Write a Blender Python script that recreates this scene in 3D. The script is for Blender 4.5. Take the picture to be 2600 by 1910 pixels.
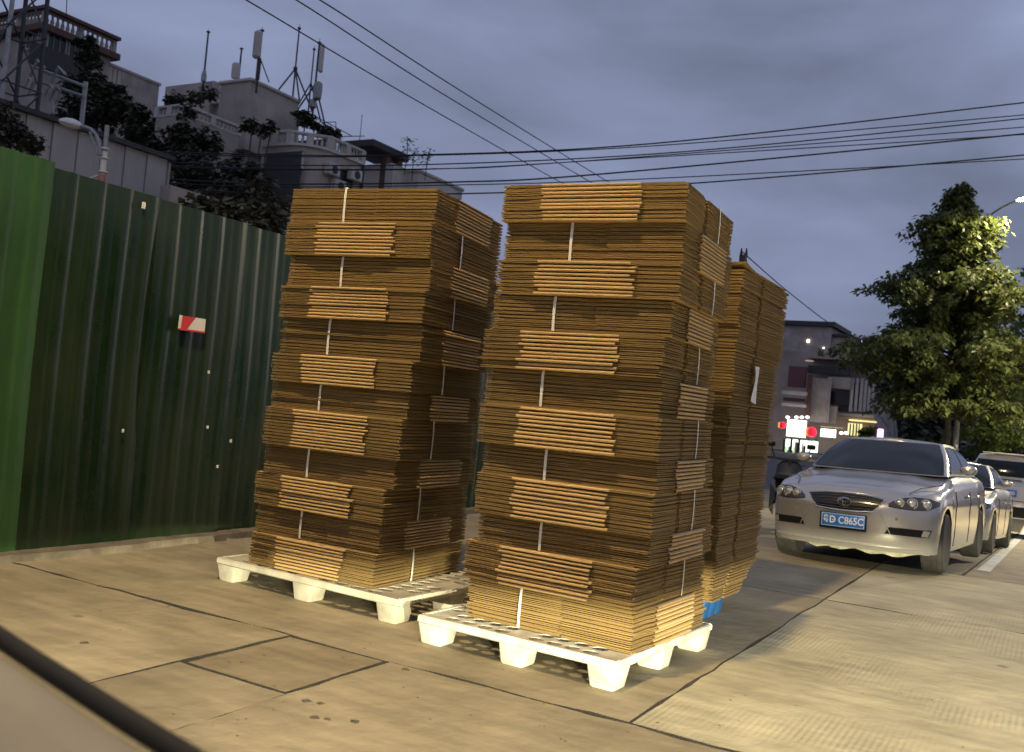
import bpy, math, random
from mathutils import Vector, Matrix
random.seed(11)
R = math.radians
scn = bpy.context.scene
col = scn.collection
for o in list(bpy.data.objects):
    bpy.data.objects.remove(o, do_unlink=True)

# ------------------------------------------------------------------ camera
# world: +y runs along the street, +x across it to the kerbless traffic side, z up; the lens is at x=y=0
EYE = 1.29
_c = (1300.0, 955.0); _vr = (2680.0, 1150.0); _vl = (-3000.0, 640.0)      # vanishing points of the street grid
FPX = math.sqrt(-((_vl[0]-_c[0])*(_vr[0]-_c[0]) + (_vl[1]-_c[1])*(_vr[1]-_c[1])))
AV = Vector((_vr[0]-_c[0], _vr[1]-_c[1], FPX)).normalized()
AU = -Vector((_vl[0]-_c[0], _vl[1]-_c[1], FPX)).normalized()
AW = AU.cross(AV)
if AW.y > 0: AW = -AW
cam = bpy.data.cameras.new('camera')
cam_o = bpy.data.objects.new('camera', cam); col.objects.link(cam_o)
right = Vector((AU.x, AV.x, AW.x)); up = -Vector((AU.y, AV.y, AW.y)); back = -Vector((AU.z, AV.z, AW.z))
cam_o.matrix_world = Matrix(((right.x, up.x, back.x, 0), (right.y, up.y, back.y, 0), (right.z, up.z, back.z, EYE), (0, 0, 0, 1)))
cam.sensor_width = 36.0
cam.lens = FPX/2600*36
cam.clip_start = 0.05; cam.clip_end = 3000
cam.dof.use_dof = True; cam.dof.focus_distance = 5.2; cam.dof.aperture_fstop = 4.8
scn.camera = cam_o

def ray(x, y):
    d = Vector(((x-_c[0])/FPX, (y-_c[1])/FPX, 1.0))
    return Vector((AU.dot(d), AV.dot(d), AW.dot(d)))
EY = Vector((0, 0, EYE))
def P(x, y, d): return EY + ray(x, y)*d                # the point seen there at depth d
def at_x(x, y, u): r = ray(x, y); return EY + r*(u/r.x)
def at_y(x, y, v): r = ray(x, y); return EY + r*(v/r.y)
def at_z(x, y, z): r = ray(x, y); return EY + r*((z-EYE)/r.z)

# ------------------------------------------------------------------ sky, dusk light, exposure
W = bpy.data.worlds.new('World'); scn.world = W; W.use_nodes = True
nt = W.node_tree; nt.nodes.clear()
def N(t, **k):
    n = nt.nodes.new(t)
    for a, b in k.items(): setattr(n, a, b)
    return n
SUN_EL, SUN_ROT = R(3), R(200)
out = N('ShaderNodeOutputWorld'); bg1 = N('ShaderNodeBackground'); bg2 = N('ShaderNodeBackground'); add = N('ShaderNodeAddShader')
sky = N('ShaderNodeTexSky', sky_type='NISHITA', sun_disc=False, sun_elevation=SUN_EL, sun_rotation=SUN_ROT)
bg1.inputs[1].default_value = 0.004
tc = N('ShaderNodeTexCoord'); mp = N('ShaderNodeMapping'); mp.inputs['Scale'].default_value = (1.0, 1.0, 3.2); mp.inputs['Location'].default_value = (0.35, 0.2, 0.1)
n1 = N('ShaderNodeTexNoise'); n1.inputs['Scale'].default_value = 2.3; n1.inputs['Detail'].default_value = 6; n1.inputs['Roughness'].default_value = 0.48; n1.inputs['Distortion'].default_value = 0.25
rp = N('ShaderNodeValToRGB'); rp.color_ramp.elements[0].position = 0.30; rp.color_ramp.elements[1].position = 0.72
rp.color_ramp.elements[0].color = (0.082, 0.096, 0.143, 1); rp.color_ramp.elements[1].color = (0.184, 0.213, 0.332, 1)
sp = N('ShaderNodeSeparateXYZ'); mr = N('ShaderNodeMapRange'); mr.inputs[1].default_value = 0.0; mr.inputs[2].default_value = 0.42; mr.inputs[3].default_value = 0.84; mr.inputs[4].default_value = 1.12
vm = N('ShaderNodeVectorMath', operation='SCALE')
nt.links.new(tc.outputs['Generated'], mp.inputs[0]); nt.links.new(mp.outputs[0], n1.inputs['Vector']); nt.links.new(n1.outputs[0], rp.inputs[0])
nt.links.new(tc.outputs['Generated'], sp.inputs[0]); nt.links.new(sp.outputs[2], mr.inputs[0])
nt.links.new(rp.outputs[0], vm.inputs[0]); nt.links.new(mr.outputs[0], vm.inputs['Scale'])
nt.links.new(vm.outputs[0], bg2.inputs[0]); nt.links.new(sky.outputs[0], bg1.inputs[0])
nt.links.new(bg1.outputs[0], add.inputs[0]); nt.links.new(bg2.outputs[0], add.inputs[1]); nt.links.new(add.outputs[0], out.inputs[0])
bg2.inputs[1].default_value = 1.66

sun = bpy.data.lights.new('sun', 'SUN'); sun.energy = 0.05; sun.angle = R(15); sun.color = (1, .85, .75)
sun_o = bpy.data.objects.new('sun', sun); col.objects.link(sun_o)
sun_o.rotation_euler = (R(90)-SUN_EL, 0, math.pi-SUN_ROT+math.pi)

LAMP_W = 2800       # sodium-warm street lamp over the pallets (its head stands above and behind the lens)
FAR_LAMP_W = 2100
FILL_LAMP_W = 13000   # unseen street lamp across the road, added to brighten the street trees   
BEAM_W = 6400        # each headlight of the car waiting behind
scn.view_settings.view_transform = 'Standard'; scn.view_settings.look = 'None'
scn.view_settings.exposure = 0.0; scn.view_settings.gamma = 1.0; scn.view_settings.use_curve_mapping = False
scn.cycles.max_bounces = 6; scn.cycles.diffuse_bounces = 3; scn.cycles.glossy_bounces = 3; scn.cycles.transparent_max_bounces = 8
scn.cycles.sample_clamp_indirect = 4.0
scn.cycles.use_denoising = True

# ------------------------------------------------------------------ materials
def mat(name, c, rough=.6, metal=0., var=0., vscale=4., c2=None, bump=0., bscale=60., coat=0., spec=.5, emit=None, estr=0., rand=0., stretch=None, var2=0., vscale2=.5, trans=0.):
    m = bpy.data.materials.new(name); m.use_nodes = True
    t = m.node_tree; b = t.nodes['Principled BSDF']; L = t.links
    b.inputs['Roughness'].default_value = rough; b.inputs['Metallic'].default_value = metal
    b.inputs['Coat Weight'].default_value = coat; b.inputs['Coat Roughness'].default_value = .06
    b.inputs['Specular IOR Level'].default_value = spec
    b.inputs['Transmission Weight'].default_value = trans
    b.inputs['Base Color'].default_value = (*c, 1)
    if emit: b.inputs['Emission Color'].default_value = (*emit, 1); b.inputs['Emission Strength'].default_value = estr
    tcn = t.nodes.new('ShaderNodeTexCoord'); vec = tcn.outputs['Object']
    if stretch:
        mpn = t.nodes.new('ShaderNodeMapping'); mpn.inputs['Scale'].default_value = stretch
        L.new(vec, mpn.inputs[0]); vec = mpn.outputs[0]
    if rand:
        oi = t.nodes.new('ShaderNodeObjectInfo'); ad = t.nodes.new('ShaderNodeVectorMath'); ad.operation = 'MULTIPLY_ADD'
        cx = t.nodes.new('ShaderNodeCombineXYZ')
        for i in range(3): L.new(oi.outputs['Random'], cx.inputs[i])
        ad.inputs[1].default_value = (37, 53, 71); L.new(cx.outputs[0], ad.inputs[0]); L.new(vec, ad.inputs[2]); vec = ad.outputs[0]
    cur = None
    if var or c2:
        n = t.nodes.new('ShaderNodeTexNoise'); n.inputs['Scale'].default_value = vscale; n.inputs['Detail'].default_value = 7; n.inputs['Roughness'].default_value = .6
        L.new(vec, n.inputs['Vector'])
        r = t.nodes.new('ShaderNodeValToRGB'); r.color_ramp.elements[0].position = .33; r.color_ramp.elements[1].position = .68
        lo = tuple(x*(1-var) for x in c); hi = c2 if c2 else tuple(min(1, x*(1+var)) for x in c)
        r.color_ramp.elements[0].color = (*lo, 1); r.color_ramp.elements[1].color = (*hi, 1)
        L.new(n.outputs[0], r.inputs[0]); cur = r.outputs[0]
        rr = t.nodes.new('ShaderNodeMapRange'); rr.inputs[3].default_value = max(.02, rough-.1); rr.inputs[4].default_value = min(1, rough+.12)
        L.new(n.outputs[0], rr.inputs[0]); L.new(rr.outputs[0], b.inputs['Roughness'])
    if var2:
        n2 = t.nodes.new('ShaderNodeTexNoise'); n2.inputs['Scale'].default_value = vscale2; n2.inputs['Detail'].default_value = 4
        L.new(vec, n2.inputs['Vector'])
        mr2 = t.nodes.new('ShaderNodeMapRange'); mr2.inputs[1].default_value = .3; mr2.inputs[2].default_value = .7; mr2.inputs[3].default_value = 1-var2; mr2.inputs[4].default_value = 1+var2
        L.new(n2.outputs[0], mr2.inputs[0])
        s = t.nodes.new('ShaderNodeVectorMath'); s.operation = 'SCALE'
        if cur: L.new(cur, s.inputs[0])
        else: s.inputs[0].default_value = c
        L.new(mr2.outputs[0], s.inputs['Scale']); cur = s.outputs[0]
    if rand:
        mr3 = t.nodes.new('ShaderNodeMapRange'); mr3.inputs[3].default_value = 1-rand; mr3.inputs[4].default_value = 1+rand
        L.new(oi.outputs['Random'], mr3.inputs[0])
        s = t.nodes.new('ShaderNodeVectorMath'); s.operation = 'SCALE'
        if cur: L.new(cur, s.inputs[0])
        else: s.inputs[0].default_value = c
        L.new(mr3.outputs[0], s.inputs['Scale']); cur = s.outputs[0]
    if cur: L.new(cur, b.inputs['Base Color'])
    if bump:
        n3 = t.nodes.new('ShaderNodeTexNoise'); n3.inputs['Scale'].default_value = bscale; n3.inputs['Detail'].default_value = 5
        L.new(vec, n3.inputs['Vector'])
        bp = t.nodes.new('ShaderNodeBump'); bp.inputs['Strength'].default_value = bump; bp.inputs['Distance'].default_value = .02
        L.new(n3.outputs[0], bp.inputs['Height']); L.new(bp.outputs[0], b.inputs['Normal'])
    return m
def leafy(m, k):
    # thin leaves let part of the light through
    t = m.node_tree; b = t.nodes['Principled BSDF']; o = t.nodes['Material Output']
    tr = t.nodes.new('ShaderNodeBsdfTranslucent'); mx = t.nodes.new('ShaderNodeMixShader'); mx.inputs[0].default_value = k
    t.links.new(b.inputs['Base Color'].links[0].from_socket, tr.inputs[0])
    t.links.new(b.outputs[0], mx.inputs[1]); t.links.new(tr.outputs[0], mx.inputs[2]); t.links.new(mx.outputs[0], o.inputs[0])

def concrete_mat(name, c, groove):
    # worn cast concrete: large blotches, small pits, dark stains; groove adds broom lines in patches
    m = mat(name, c, .78, var=.17, vscale=2.2, bump=.22, bscale=9, var2=.16, vscale2=.55, spec=.35, rand=.05)
    t = m.node_tree; L = t.links; b = t.nodes['Principled BSDF']
    tcn = t.nodes.new('ShaderNodeTexCoord')
    v = t.nodes.new('ShaderNodeTexVoronoi'); v.inputs['Scale'].default_value = 2.1; v.inputs['Randomness'].default_value = 1
    nz = t.nodes.new('ShaderNodeTexNoise'); nz.inputs['Scale'].default_value = 6; nz.inputs['Detail'].default_value = 5
    mx = t.nodes.new('ShaderNodeVectorMath'); mx.operation = 'MULTIPLY_ADD'; mx.inputs[1].default_value = (.12, .12, .12)
    L.new(tcn.outputs['Object'], nz.inputs['Vector']); L.new(nz.outputs['Color'], mx.inputs[0]); L.new(tcn.outputs['Object'], mx.inputs[2])
    L.new(mx.outputs[0], v.inputs['Vector'])
    rp2 = t.nodes.new('ShaderNodeMapRange'); rp2.inputs[1].default_value = .04; rp2.inputs[2].default_value = .10; rp2.inputs[3].default_value = .55; rp2.inputs[4].default_value = 1
    L.new(v.outputs['Distance'], rp2.inputs[0])
    # long thin shrinkage cracks and drag marks
    mpn = t.nodes.new('ShaderNodeMapping'); mpn.inputs['Scale'].default_value = (1.2, 7, 1); mpn.inputs['Rotation'].default_value = (0, 0, .5)
    L.new(tcn.outputs['Object'], mpn.inputs[0])
    n4 = t.nodes.new('ShaderNodeTexNoise'); n4.inputs['Scale'].default_value = 1.6; n4.inputs['Detail'].default_value = 6
    L.new(mpn.outputs[0], n4.inputs['Vector'])
    mr4 = t.nodes.new('ShaderNodeMapRange'); mr4.inputs[1].default_value = .3; mr4.inputs[2].default_value = .7; mr4.inputs[3].default_value = .84; mr4.inputs[4].default_value = 1.12
    L.new(n4.outputs[0], mr4.inputs[0])
    mul = t.nodes.new('ShaderNodeMath'); mul.operation = 'MULTIPLY'; L.new(rp2.outputs[0], mul.inputs[0]); L.new(mr4.outputs[0], mul.inputs[1])
    src = b.inputs['Base Color'].links[0].from_socket
    s = t.nodes.new('ShaderNodeVectorMath'); s.operation = 'SCALE'; L.new(src, s.inputs[0]); L.new(mul.outputs[0], s.inputs['Scale'])
    L.new(s.outputs[0], b.inputs['Base Color'])
    if groove:
        w = t.nodes.new('ShaderNodeTexWave'); w.wave_type = 'BANDS'; w.bands_direction = 'X'; w.inputs['Scale'].default_value = 11; w.inputs['Distortion'].default_value = .25; w.inputs['Detail'].default_value = 2
        w.inputs['Detail Scale'].default_value = .5
        L.new(tcn.outputs['Object'], w.inputs['Vector'])
        mk = t.nodes.new('ShaderNodeTexNoise'); mk.inputs['Scale'].default_value = .9; L.new(tcn.outputs['Object'], mk.inputs['Vector'])
        mkr = t.nodes.new('ShaderNodeMapRange'); mkr.inputs[1].default_value = .46; mkr.inputs[2].default_value = .60; L.new(mk.outputs[0], mkr.inputs[0])
        hm = t.nodes.new('ShaderNodeMath'); hm.operation = 'MULTIPLY'; L.new(w.outputs['Fac'], hm.inputs[0]); L.new(mkr.outputs[0], hm.inputs[1])
        bp = t.nodes.new('ShaderNodeBump'); bp.inputs['Strength'].default_value = .35; bp.inputs['Distance'].default_value = .0016
        old = b.inputs['Normal'].links[0].from_socket
        L.new(hm.outputs[0], bp.inputs['Height']); L.new(old, bp.inputs['Normal']); L.new(bp.outputs[0], b.inputs['Normal'])
    return m

M = {}
M['slab'] = concrete_mat('worn_concrete', (.268, .226, .152), False)
M['slab2'] = concrete_mat('grooved_concrete', (.385, .35, .245), True)
M['dirt'] = mat('joint_dirt', (.035, .03, .022), .95, var=.4, vscale=8, bump=.5)
M['road'] = mat('asphalt', (.085, .075, .065), .85, var=.3, vscale=3, bump=.4, bscale=80)
M['cover'] = concrete_mat('cover_concrete', (.235, .195, .128), False)
M['paint_line'] = mat('road_paint', (.62, .62, .58), .7, var=.3, vscale=9)
M['liner'] = mat('kraft_liner', (.51, .35, .158), .6, var=.06, vscale=5, rand=.13, spec=.4, stretch=(1, 6, 20))
M['cut'] = mat('corrugated_cut_edge', (.215, .145, .056), .9, var=.08, vscale=5, rand=.16, spec=.2)
M['strap'] = mat('white_strap', (.72, .71, .66), .45, var=.08, vscale=9)
M['plastic'] = mat('white_plastic', (.50, .48, .40), .5, var=.22, vscale=9, c2=(.66, .65, .57), var2=.10, vscale2=2.5, bump=.1, bscale=40)
M['plastic2'] = mat('dusty_plastic', (.42, .39, .31), .6, var=.2, vscale=6, c2=(.52, .49, .40), bump=.1, bscale=40)
M['blue'] = mat('blue_plastic', (.015, .10, .30), .5, var=.2, vscale=7)
M['green'] = mat('green_sheet', (.007, .029, .008), .28, var=.4, vscale=3.0, c2=(.020, .031, .013), var2=.3, vscale2=1.1, stretch=(1, 1, .35), bump=.12, bscale=6, rand=.12)
M['green_glow'] = mat('glow_painted_green_sheet', (.015, .062, .012), .42, var=.45, vscale=1.3, c2=(.030, .092, .020), stretch=(1, 1, .4), bump=.12, bscale=6)  # fence green with a reflected green glow painted in as lighter colour
M['steel'] = mat('galvanised_steel', (.33, .33, .32), .5, metal=.6, var=.25, vscale=8)
M['darksteel'] = mat('dark_steel', (.06, .06, .065), .55, metal=.5, var=.2)
M['black'] = mat('black_rubber', (.010, .010, .010), .75, spec=.25)
M['blackgloss'] = mat('black_gloss', (.012, .012, .013), .2)
M['trim'] = mat('beige_trim', (.175, .16, .135), .6, var=.06, vscale=6, bump=.06, bscale=300)
M['red'] = mat('red_print', (.60, .035, .05), .5)
M['redpaint'] = mat('faded_red_paint', (.40, .16, .14), .6, var=.3, vscale=20)
M['white'] = mat('white_print', (.75, .73, .66), .5, var=.06)
M['paper'] = mat('white_paper', (.78, .77, .76), .7, var=.05, vscale=20)
M['wallA'] = mat('weathered_render', (.36, .305, .26), .9, var=.25, vscale=.7, bump=.2, bscale=3, var2=.2, vscale2=.2)
M['wallB'] = mat('grey_render', (.42, .36, .305), .9, var=.2, vscale=.6, bump=.2, bscale=3, var2=.2, vscale2=.2)
M['wallC'] = mat('pale_render', (.58, .52, .46), .9, var=.15, vscale=.8, var2=.15, vscale2=.3)
M['white_sheet'] = mat('pale_sheeting', (.43, .39, .35), .6, var=.1, vscale=1, stretch=(6, 6, .3))
M['stone'] = mat('pale_balusters', (.50, .45, .40), .85, var=.15)
M['roofedge'] = mat('red_brown_tile', (.13, .065, .05), .85, var=.3, vscale=3)
M['window'] = mat('dark_window', (.018, .02, .024), .15)
M['dark_metal'] = mat('dark_roof_sheet', (.05, .045, .045), .7, var=.3)  # plain dark sheet metal for roofs, shutters and pipes
M['leafo'] = mat('olive_leaf', (.112, .135, .042), .55, var=.3, vscale=3)
M['leafd'] = mat('dark_leaf', (.062, .064, .036), .85, var=.35, vscale=6)
M['leaf'] = mat('green_leaf', (.09, .125, .034), .5, var=.35, vscale=3, c2=(.115, .155, .04))
M['leaf2'] = mat('light_green_leaf', (.10, .165, .03), .42, var=.3, vscale=3, c2=(.13, .20, .04))
for k_ in ('leafo', 'leaf', 'leaf2'): leafy(M[k_], .4)
M['bark'] = mat('bark', (.09, .075, .06), .9, var=.4, vscale=5, bump=.6, bscale=14)
M['palebark'] = mat('pale_bark', (.30, .28, .26), .9, var=.3, vscale=5)
M['wire'] = mat('black_cable', (.012, .012, .015), .6)
M['silver'] = mat('silver_paint', (.48, .465, .44), .26, metal=.62, coat=.7)
M['darksilver'] = mat('grey_paint', (.26, .255, .245), .30, metal=.55, coat=.7, var=.03)
M['whitecar'] = mat('white_paint', (.62, .60, .54), .32, coat=.7)
M['glass'] = mat('tinted_glass', (.010, .012, .012), .06, spec=.42)
M['tyre'] = mat('tyre_rubber', (.035, .034, .03), .8, var=.3, vscale=20)
M['alloy'] = mat('alloy_rim', (.5, .5, .49), .3, metal=.8)
M['chrome'] = mat('chrome', (.75, .74, .71), .12, metal=1)
M['lens'] = mat('lamp_reflector', (.72, .70, .60), .15, metal=.7)
M['housing'] = mat('lamp_housing', (.05, .047, .042), .16, coat=.5)
M['amber'] = mat('amber_lens', (.5, .3, .12), .2)
M['taillens'] = mat('red_lens', (.35, .02, .02), .2)
M['plate_blue'] = mat('blue_plate', (.015, .19, .68), .4)
M['plate_white'] = mat('plate_letters', (.85, .85, .83), .5)
M['torn'] = mat('dirty_pale_plastic', (.30, .29, .21), .8, var=.35, vscale=12, bump=.4, bscale=30)
M['e_white'] = mat('lit_white_sign', (.8, .8, .8), .5, emit=(1, .93, .84), estr=2.6)
M['e_cool'] = mat('lit_shopfront', (.8, .8, .8), .5, emit=(.88, 1, .86), estr=2.0)
M['e_warm'] = mat('lit_pink_sign', (.8, .8, .8), .5, emit=(1, .72, .60), estr=2.0)
M['e_yellow'] = mat('lit_yellow_wall', (.8, .8, .8), .5, emit=(1, .86, .30), estr=1.1)
M['e_stroke'] = mat('lit_red_letters', (.8, .3, .2), .5, emit=(1, .35, .22), estr=.95)
M['e_green'] = mat('lit_green_glass', (.5, .7, .4), .5, emit=(.65, 1, .5), estr=.9)
M['e_red'] = mat('lit_red_lantern', (.6, .02, .03), .5, emit=(1, .03, .07), estr=1.3)
M['e_orange'] = mat('lit_orange_band', (.6, .2, .03), .5, emit=(1, .35, .05), estr=1.2)
M['e_lamp'] = mat('lamp_glass_lit', (.9, .85, .7), .4, emit=(1, .80, .45), estr=60)
M['e_pink'] = mat('pink_light', (.9, .4, .7), .4, emit=(1, .45, .9), estr=3)
M['e_strip'] = mat('lit_eave_strip', (.6, .5, .4), .5, emit=(1, .75, .5), estr=.35)
M['glasslamp'] = mat('unlit_lamp_glass', (.62, .52, .40), .3, coat=.4)

# ------------------------------------------------------------------ mesh helpers
class MB:
    def __init__(s): s.v = []; s.f = []; s.m = []; s.sm = []
    def add(s, vs, fs, mi=0, smooth=False):
        o = len(s.v); s.v += [tuple(p) for p in vs]
        for f in fs: s.f.append(tuple(i+o for i in f)); s.m.append(mi); s.sm.append(smooth)
    def box(s, c, d, mi=0, M3=None, bev=0.0):
        hx, hy, hz = d[0]/2, d[1]/2, d[2]/2
        if bev:
            b = min(bev, hx*.9, hy*.9, hz*.9); vs = []; 
            ring = [(hx-b, hy), (hx, hy-b), (hx, -hy+b), (hx-b, -hy), (-hx+b, -hy), (-hx, -hy+b), (-hx, hy-b), (-hx+b, hy)]
            sc_ = lambda k: [(x*(hx-k)/hx, y*(hy-k)/hy) for x, y in ring]
            for z, k in ((-hz, b), (-hz+b, 0), (hz-b, 0), (hz, b)): vs += [(x, y, z) for x, y in sc_(k)]
            fs = [tuple(range(7, -1, -1))[::-1][::-1]]
            fs = [tuple(range(0, 8)), tuple(range(31, 23, -1))]
            for l in range(3):
                for i in range(8): fs.append((l*8+i, l*8+8+i, l*8+8+(i+1) % 8, l*8+(i+1) % 8))
        else:
            vs = [(x, y, z) for z in (-hz, hz) for y in (-hy, hy) for x in (-hx, hx)]
            fs = [(0, 2, 3, 1), (4, 5, 7, 6), (0, 1, 5, 4), (2, 6, 7, 3), (0, 4, 6, 2), (1, 3, 7, 5)]
        c = Vector(c)
        if M3 is not None: vs = [M3 @ Vector(p) + c for p in vs]
        else: vs = [Vector(p)+c for p in vs]
        s.add(vs, fs, mi)
    def box2(s, a, b, mi=0, bev=0.0):
        s.box([(a[i]+b[i])/2 for i in range(3)], [abs(b[i]-a[i]) for i in range(3)], mi, bev=bev)
    def tube(s, pts, r, n=8, mi=0, cap=True, flat=None):
        pts = [Vector(p) for p in pts]
        rs = r if isinstance(r, (list, tuple)) else [r]*len(pts)
        vs = []; prev = None
        for i, p in enumerate(pts):
            t = (pts[min(i+1, len(pts)-1)] - pts[max(i-1, 0)]).normalized()
            if prev is None: a = t.orthogonal().normalized()
            else:
                a = prev - t*prev.dot(t); a = a.normalized() if a.length > 1e-6 else t.orthogonal().normalized()
            prev = a; b = t.cross(a)
            for k in range(n):
                an = 2*math.pi*k/n; vs.append(p + (a*math.cos(an) + b*math.sin(an))*rs[i])
        fs = []
        for i in range(len(pts)-1):
            for k in range(n): fs.append((i*n+k, i*n+(k+1) % n, (i+1)*n+(k+1) % n, (i+1)*n+k))
        if cap: fs += [tuple(range(n-1, -1, -1)), tuple(range((len(pts)-1)*n, len(pts)*n))]
        s.add(vs, fs, mi, True)
    def lathe(s, prof, n=16, origin=(0, 0, 0), axis='z', mi=0):
        vs = []; o = Vector(origin)
        for r, h in prof:
            for k in range(n):
                a = 2*math.pi*k/n; x, y = r*math.cos(a), r*math.sin(a)
                p = {'z': (x, y, h), 'y': (x, h, y), 'x': (h, x, y)}[axis]
                vs.append(Vector(p)+o)
        fs = []
        for i in range(len(prof)-1):
            for k in range(n): fs.append((i*n+k, i*n+(k+1) % n, (i+1)*n+(k+1) % n, (i+1)*n+k))
        fs += [tuple(range(n)), tuple(range((len(prof)-1)*n, len(prof)*n))]
        s.add(vs, fs, mi, True)
    def grid(s, rows, mi=0, smooth=True, flip=False):
        n = len(rows[0]); vs = [p for r in rows for p in r]; fs = []
        for i in range(len(rows)-1):
            for k in range(n-1):
                f = (i*n+k, i*n+k+1, (i+1)*n+k+1, (i+1)*n+k); fs.append(f[::-1] if flip else f)
        s.add(vs, fs, mi, smooth)
    def prism(s, poly, z0, z1, mi=0, side=None):
        n = len(poly); vs = [(*p, z0) for p in poly] + [(*p, z1) for p in poly]
        s.add(vs, [tuple(range(n-1, -1, -1)), tuple(range(n, 2*n))], mi)
        s.add(vs, [(i, (i+1) % n, n+(i+1) % n, n+i) for i in range(n)], mi if side is None else side)
    def xform(s, Mx):
        s.v = [tuple(Mx @ Vector(p)) for p in s.v]; return s
    def mesh(s, name, mats, angle=None):
        me = bpy.data.meshes.new(name); me.from_pydata(s.v, [], s.f)
        for m in (mats if isinstance(mats, (list, tuple)) else [mats]): me.materials.append(M[m] if isinstance(m, str) else m)
        me.polygons.foreach_set('material_index', s.m); me.polygons.foreach_set('use_smooth', s.sm)
        me.validate(); me.update()
        if angle: me.set_sharp_from_angle(angle=R(angle))
        return me
    def build(s, name, mats, parent=None, angle=40, fix=True):
        if fix and len(s.f) < 60000:
            import bmesh
            me = s.mesh(name, mats)
            bm = bmesh.new(); bm.from_mesh(me); bmesh.ops.recalc_face_normals(bm, faces=bm.faces); bm.to_mesh(me); bm.free()
            if angle: me.set_sharp_from_angle(angle=R(angle))
        else: me = s.mesh(name, mats, angle)
        return link(name, me, parent)
def link(name, me, parent=None):
    o = bpy.data.objects.new(name, me); col.objects.link(o)
    if parent: o.parent = parent
    return o
def tag(o, label=None, cat=None, group=None, kind=None):
    if label: o['label'] = label
    if cat: o['category'] = cat
    if group: o['group'] = group
    if kind: o['kind'] = kind
    return o
def thing(name, label, cat, loc=(0, 0, 0), rz=0, group=None):
    o = bpy.data.objects.new(name, None); col.objects.link(o); o.location = loc; o.rotation_euler = (0, 0, rz); o.empty_display_size = .2
    return tag(o, label, cat, group)
def kids(o): return [c for c in bpy.data.objects if c.parent == o]
def copy_tree(o, parent=None, skip=()):
    c = o.copy(); col.objects.link(c); c.parent = parent
    for ch in kids(o):
        if ch.name.split('.')[0] in skip: continue
        copy_tree(ch, c, skip)
    return c
def text_mesh(txt, size, depth=.002, bold=.0):
    cu = bpy.data.curves.new('t', 'FONT'); cu.body = txt; cu.size = size; cu.extrude = depth; cu.offset = bold; cu.align_x = 'CENTER'; cu.align_y = 'CENTER'
    ob = bpy.data.objects.new('t', cu); col.objects.link(ob); bpy.context.view_layer.update()
    me = bpy.data.meshes.new_from_object(ob.evaluated_get(bpy.context.evaluated_depsgraph_get()))
    bpy.data.objects.remove(ob); return me

# ------------------------------------------------------------------ the ground
def gz(v): return 0 if v < 10.6 else (-.05*(v-10.6) if v < 30 else -.97-.015*(min(v, 80)-30))      # the street falls gently away beyond the stacks
g = MB(); g.grid([[(x, y, -.03+gz(y)) for x in (-700, 700)] for y in (-300, 10.6, 30, 80, 1400)], 0, False)
tag(g.build('ground', 'road'), 'dull dark ground beyond the concrete slabs', kind='structure')
yard = thing('pavement', 'worn tan concrete slabs with dark wandering joints', None); yard['kind'] = 'structure'
if 'category' in yard: del yard['category']
bed = MB(); bed.grid([[(x, y, -.0028+gz(y)) for x in (-5.8, 9)] for y in (-5, 10.6, 30, 40)], 0, False)
bed.build('joint_bed', 'dirt', yard)
rng = random.Random(5)
def wander(a, b, n, amp, seed):
    q = random.Random(seed); pts = []; o = 0
    for i in range(n+1):
        o = o*.6 + q.uniform(-amp, amp); t = i/n
        pts.append((a[0]+(b[0]-a[0])*t + (o if a[0] == b[0] else 0), a[1]+(b[1]-a[1])*t + (o if a[1] == b[1] else 0)))
    return pts
def slab(x0, x1, y0, y1, m, gx0=.012, gx1=.012, gy0=.012, gy1=.012, hole=None, seed=0, amp=.008):
    nx = max(4, int((x1-x0)/.18)); ny = max(4, int((y1-y0)/.18))
    e = wander((x0+gx0, y0+gy0), (x1-gx1, y0+gy0), nx, amp, seed+1)[:-1] + wander((x1-gx1, y0+gy0), (x1-gx1, y1-gy1), ny, amp*.6, seed+2)[:-1] \
      + wander((x1-gx1, y1-gy1), (x0+gx0, y1-gy1), nx, amp, seed+3)[:-1] + wander((x0+gx0, y1-gy1), (x0+gx0, y0+gy0), ny, amp*.6, seed+4)[:-1]
    b = MB(); b.prism(e, -.03, 0, 0, 1); b.v = [(x, y, z+gz(y)) for x, y, z in b.v]
    return b.build('slab', [m, 'dirt'], yard)
J = 3.86
# slabs around the cover opening (x -3.35..-2.72, y 3.13..J)
slab(-5.8, -3.36, -5, J, 'slab', gx1=.006, seed=3, gy1=.018, amp=.02)
slab(-3.36, -2.72, -5, 3.14, 'slab', gx0=.0, gx1=.0, gy1=.012, seed=4, amp=.006)
slab(-2.72, 2.7, -5, J, 'slab', gx0=.006, seed=5, gy1=.016, amp=.02)
slab(2.7, 9, -5, J, 'slab', seed=6)
slab(-5.8, -1.48, J, 7.8, 'slab', gy0=.016, gx1=.008, seed=7, amp=.02)
slab(-1.48, 2.7, J, 7.8, 'slab2', gy0=.015, gx0=.008, seed=8, amp=.018)
slab(2.7, 9, J, 7.8, 'slab2', seed=9)
slab(-5.8, -1.48, 7.8, 10.6, 'slab', gx1=.009, gy0=.008, seed=10, gy1=.006)
slab(-1.48, 2.7, 7.8, 10.6, 'slab2', gx0=.009, gy0=.008, seed=11, gy1=.006)
slab(2.7, 9, 7.8, 10.6, 'slab2', seed=12, gy1=.006)
for k in range(4):
    y0_, y1_ = 10.6+k*4.85, 10.6+(k+1)*4.85
    slab(-5.8, -1.48, y0_, y1_, 'slab', seed=20+k, gy0=.006)
    slab(-1.48, -.72, y0_, y1_, 'slab', seed=30+k, gy0=.006)
ro = MB(); ro.grid([[(x, y, -.001+gz(y)) for x in (-.705, 9)] for y in (10.62, 30, 45)], 0, False)
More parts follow.
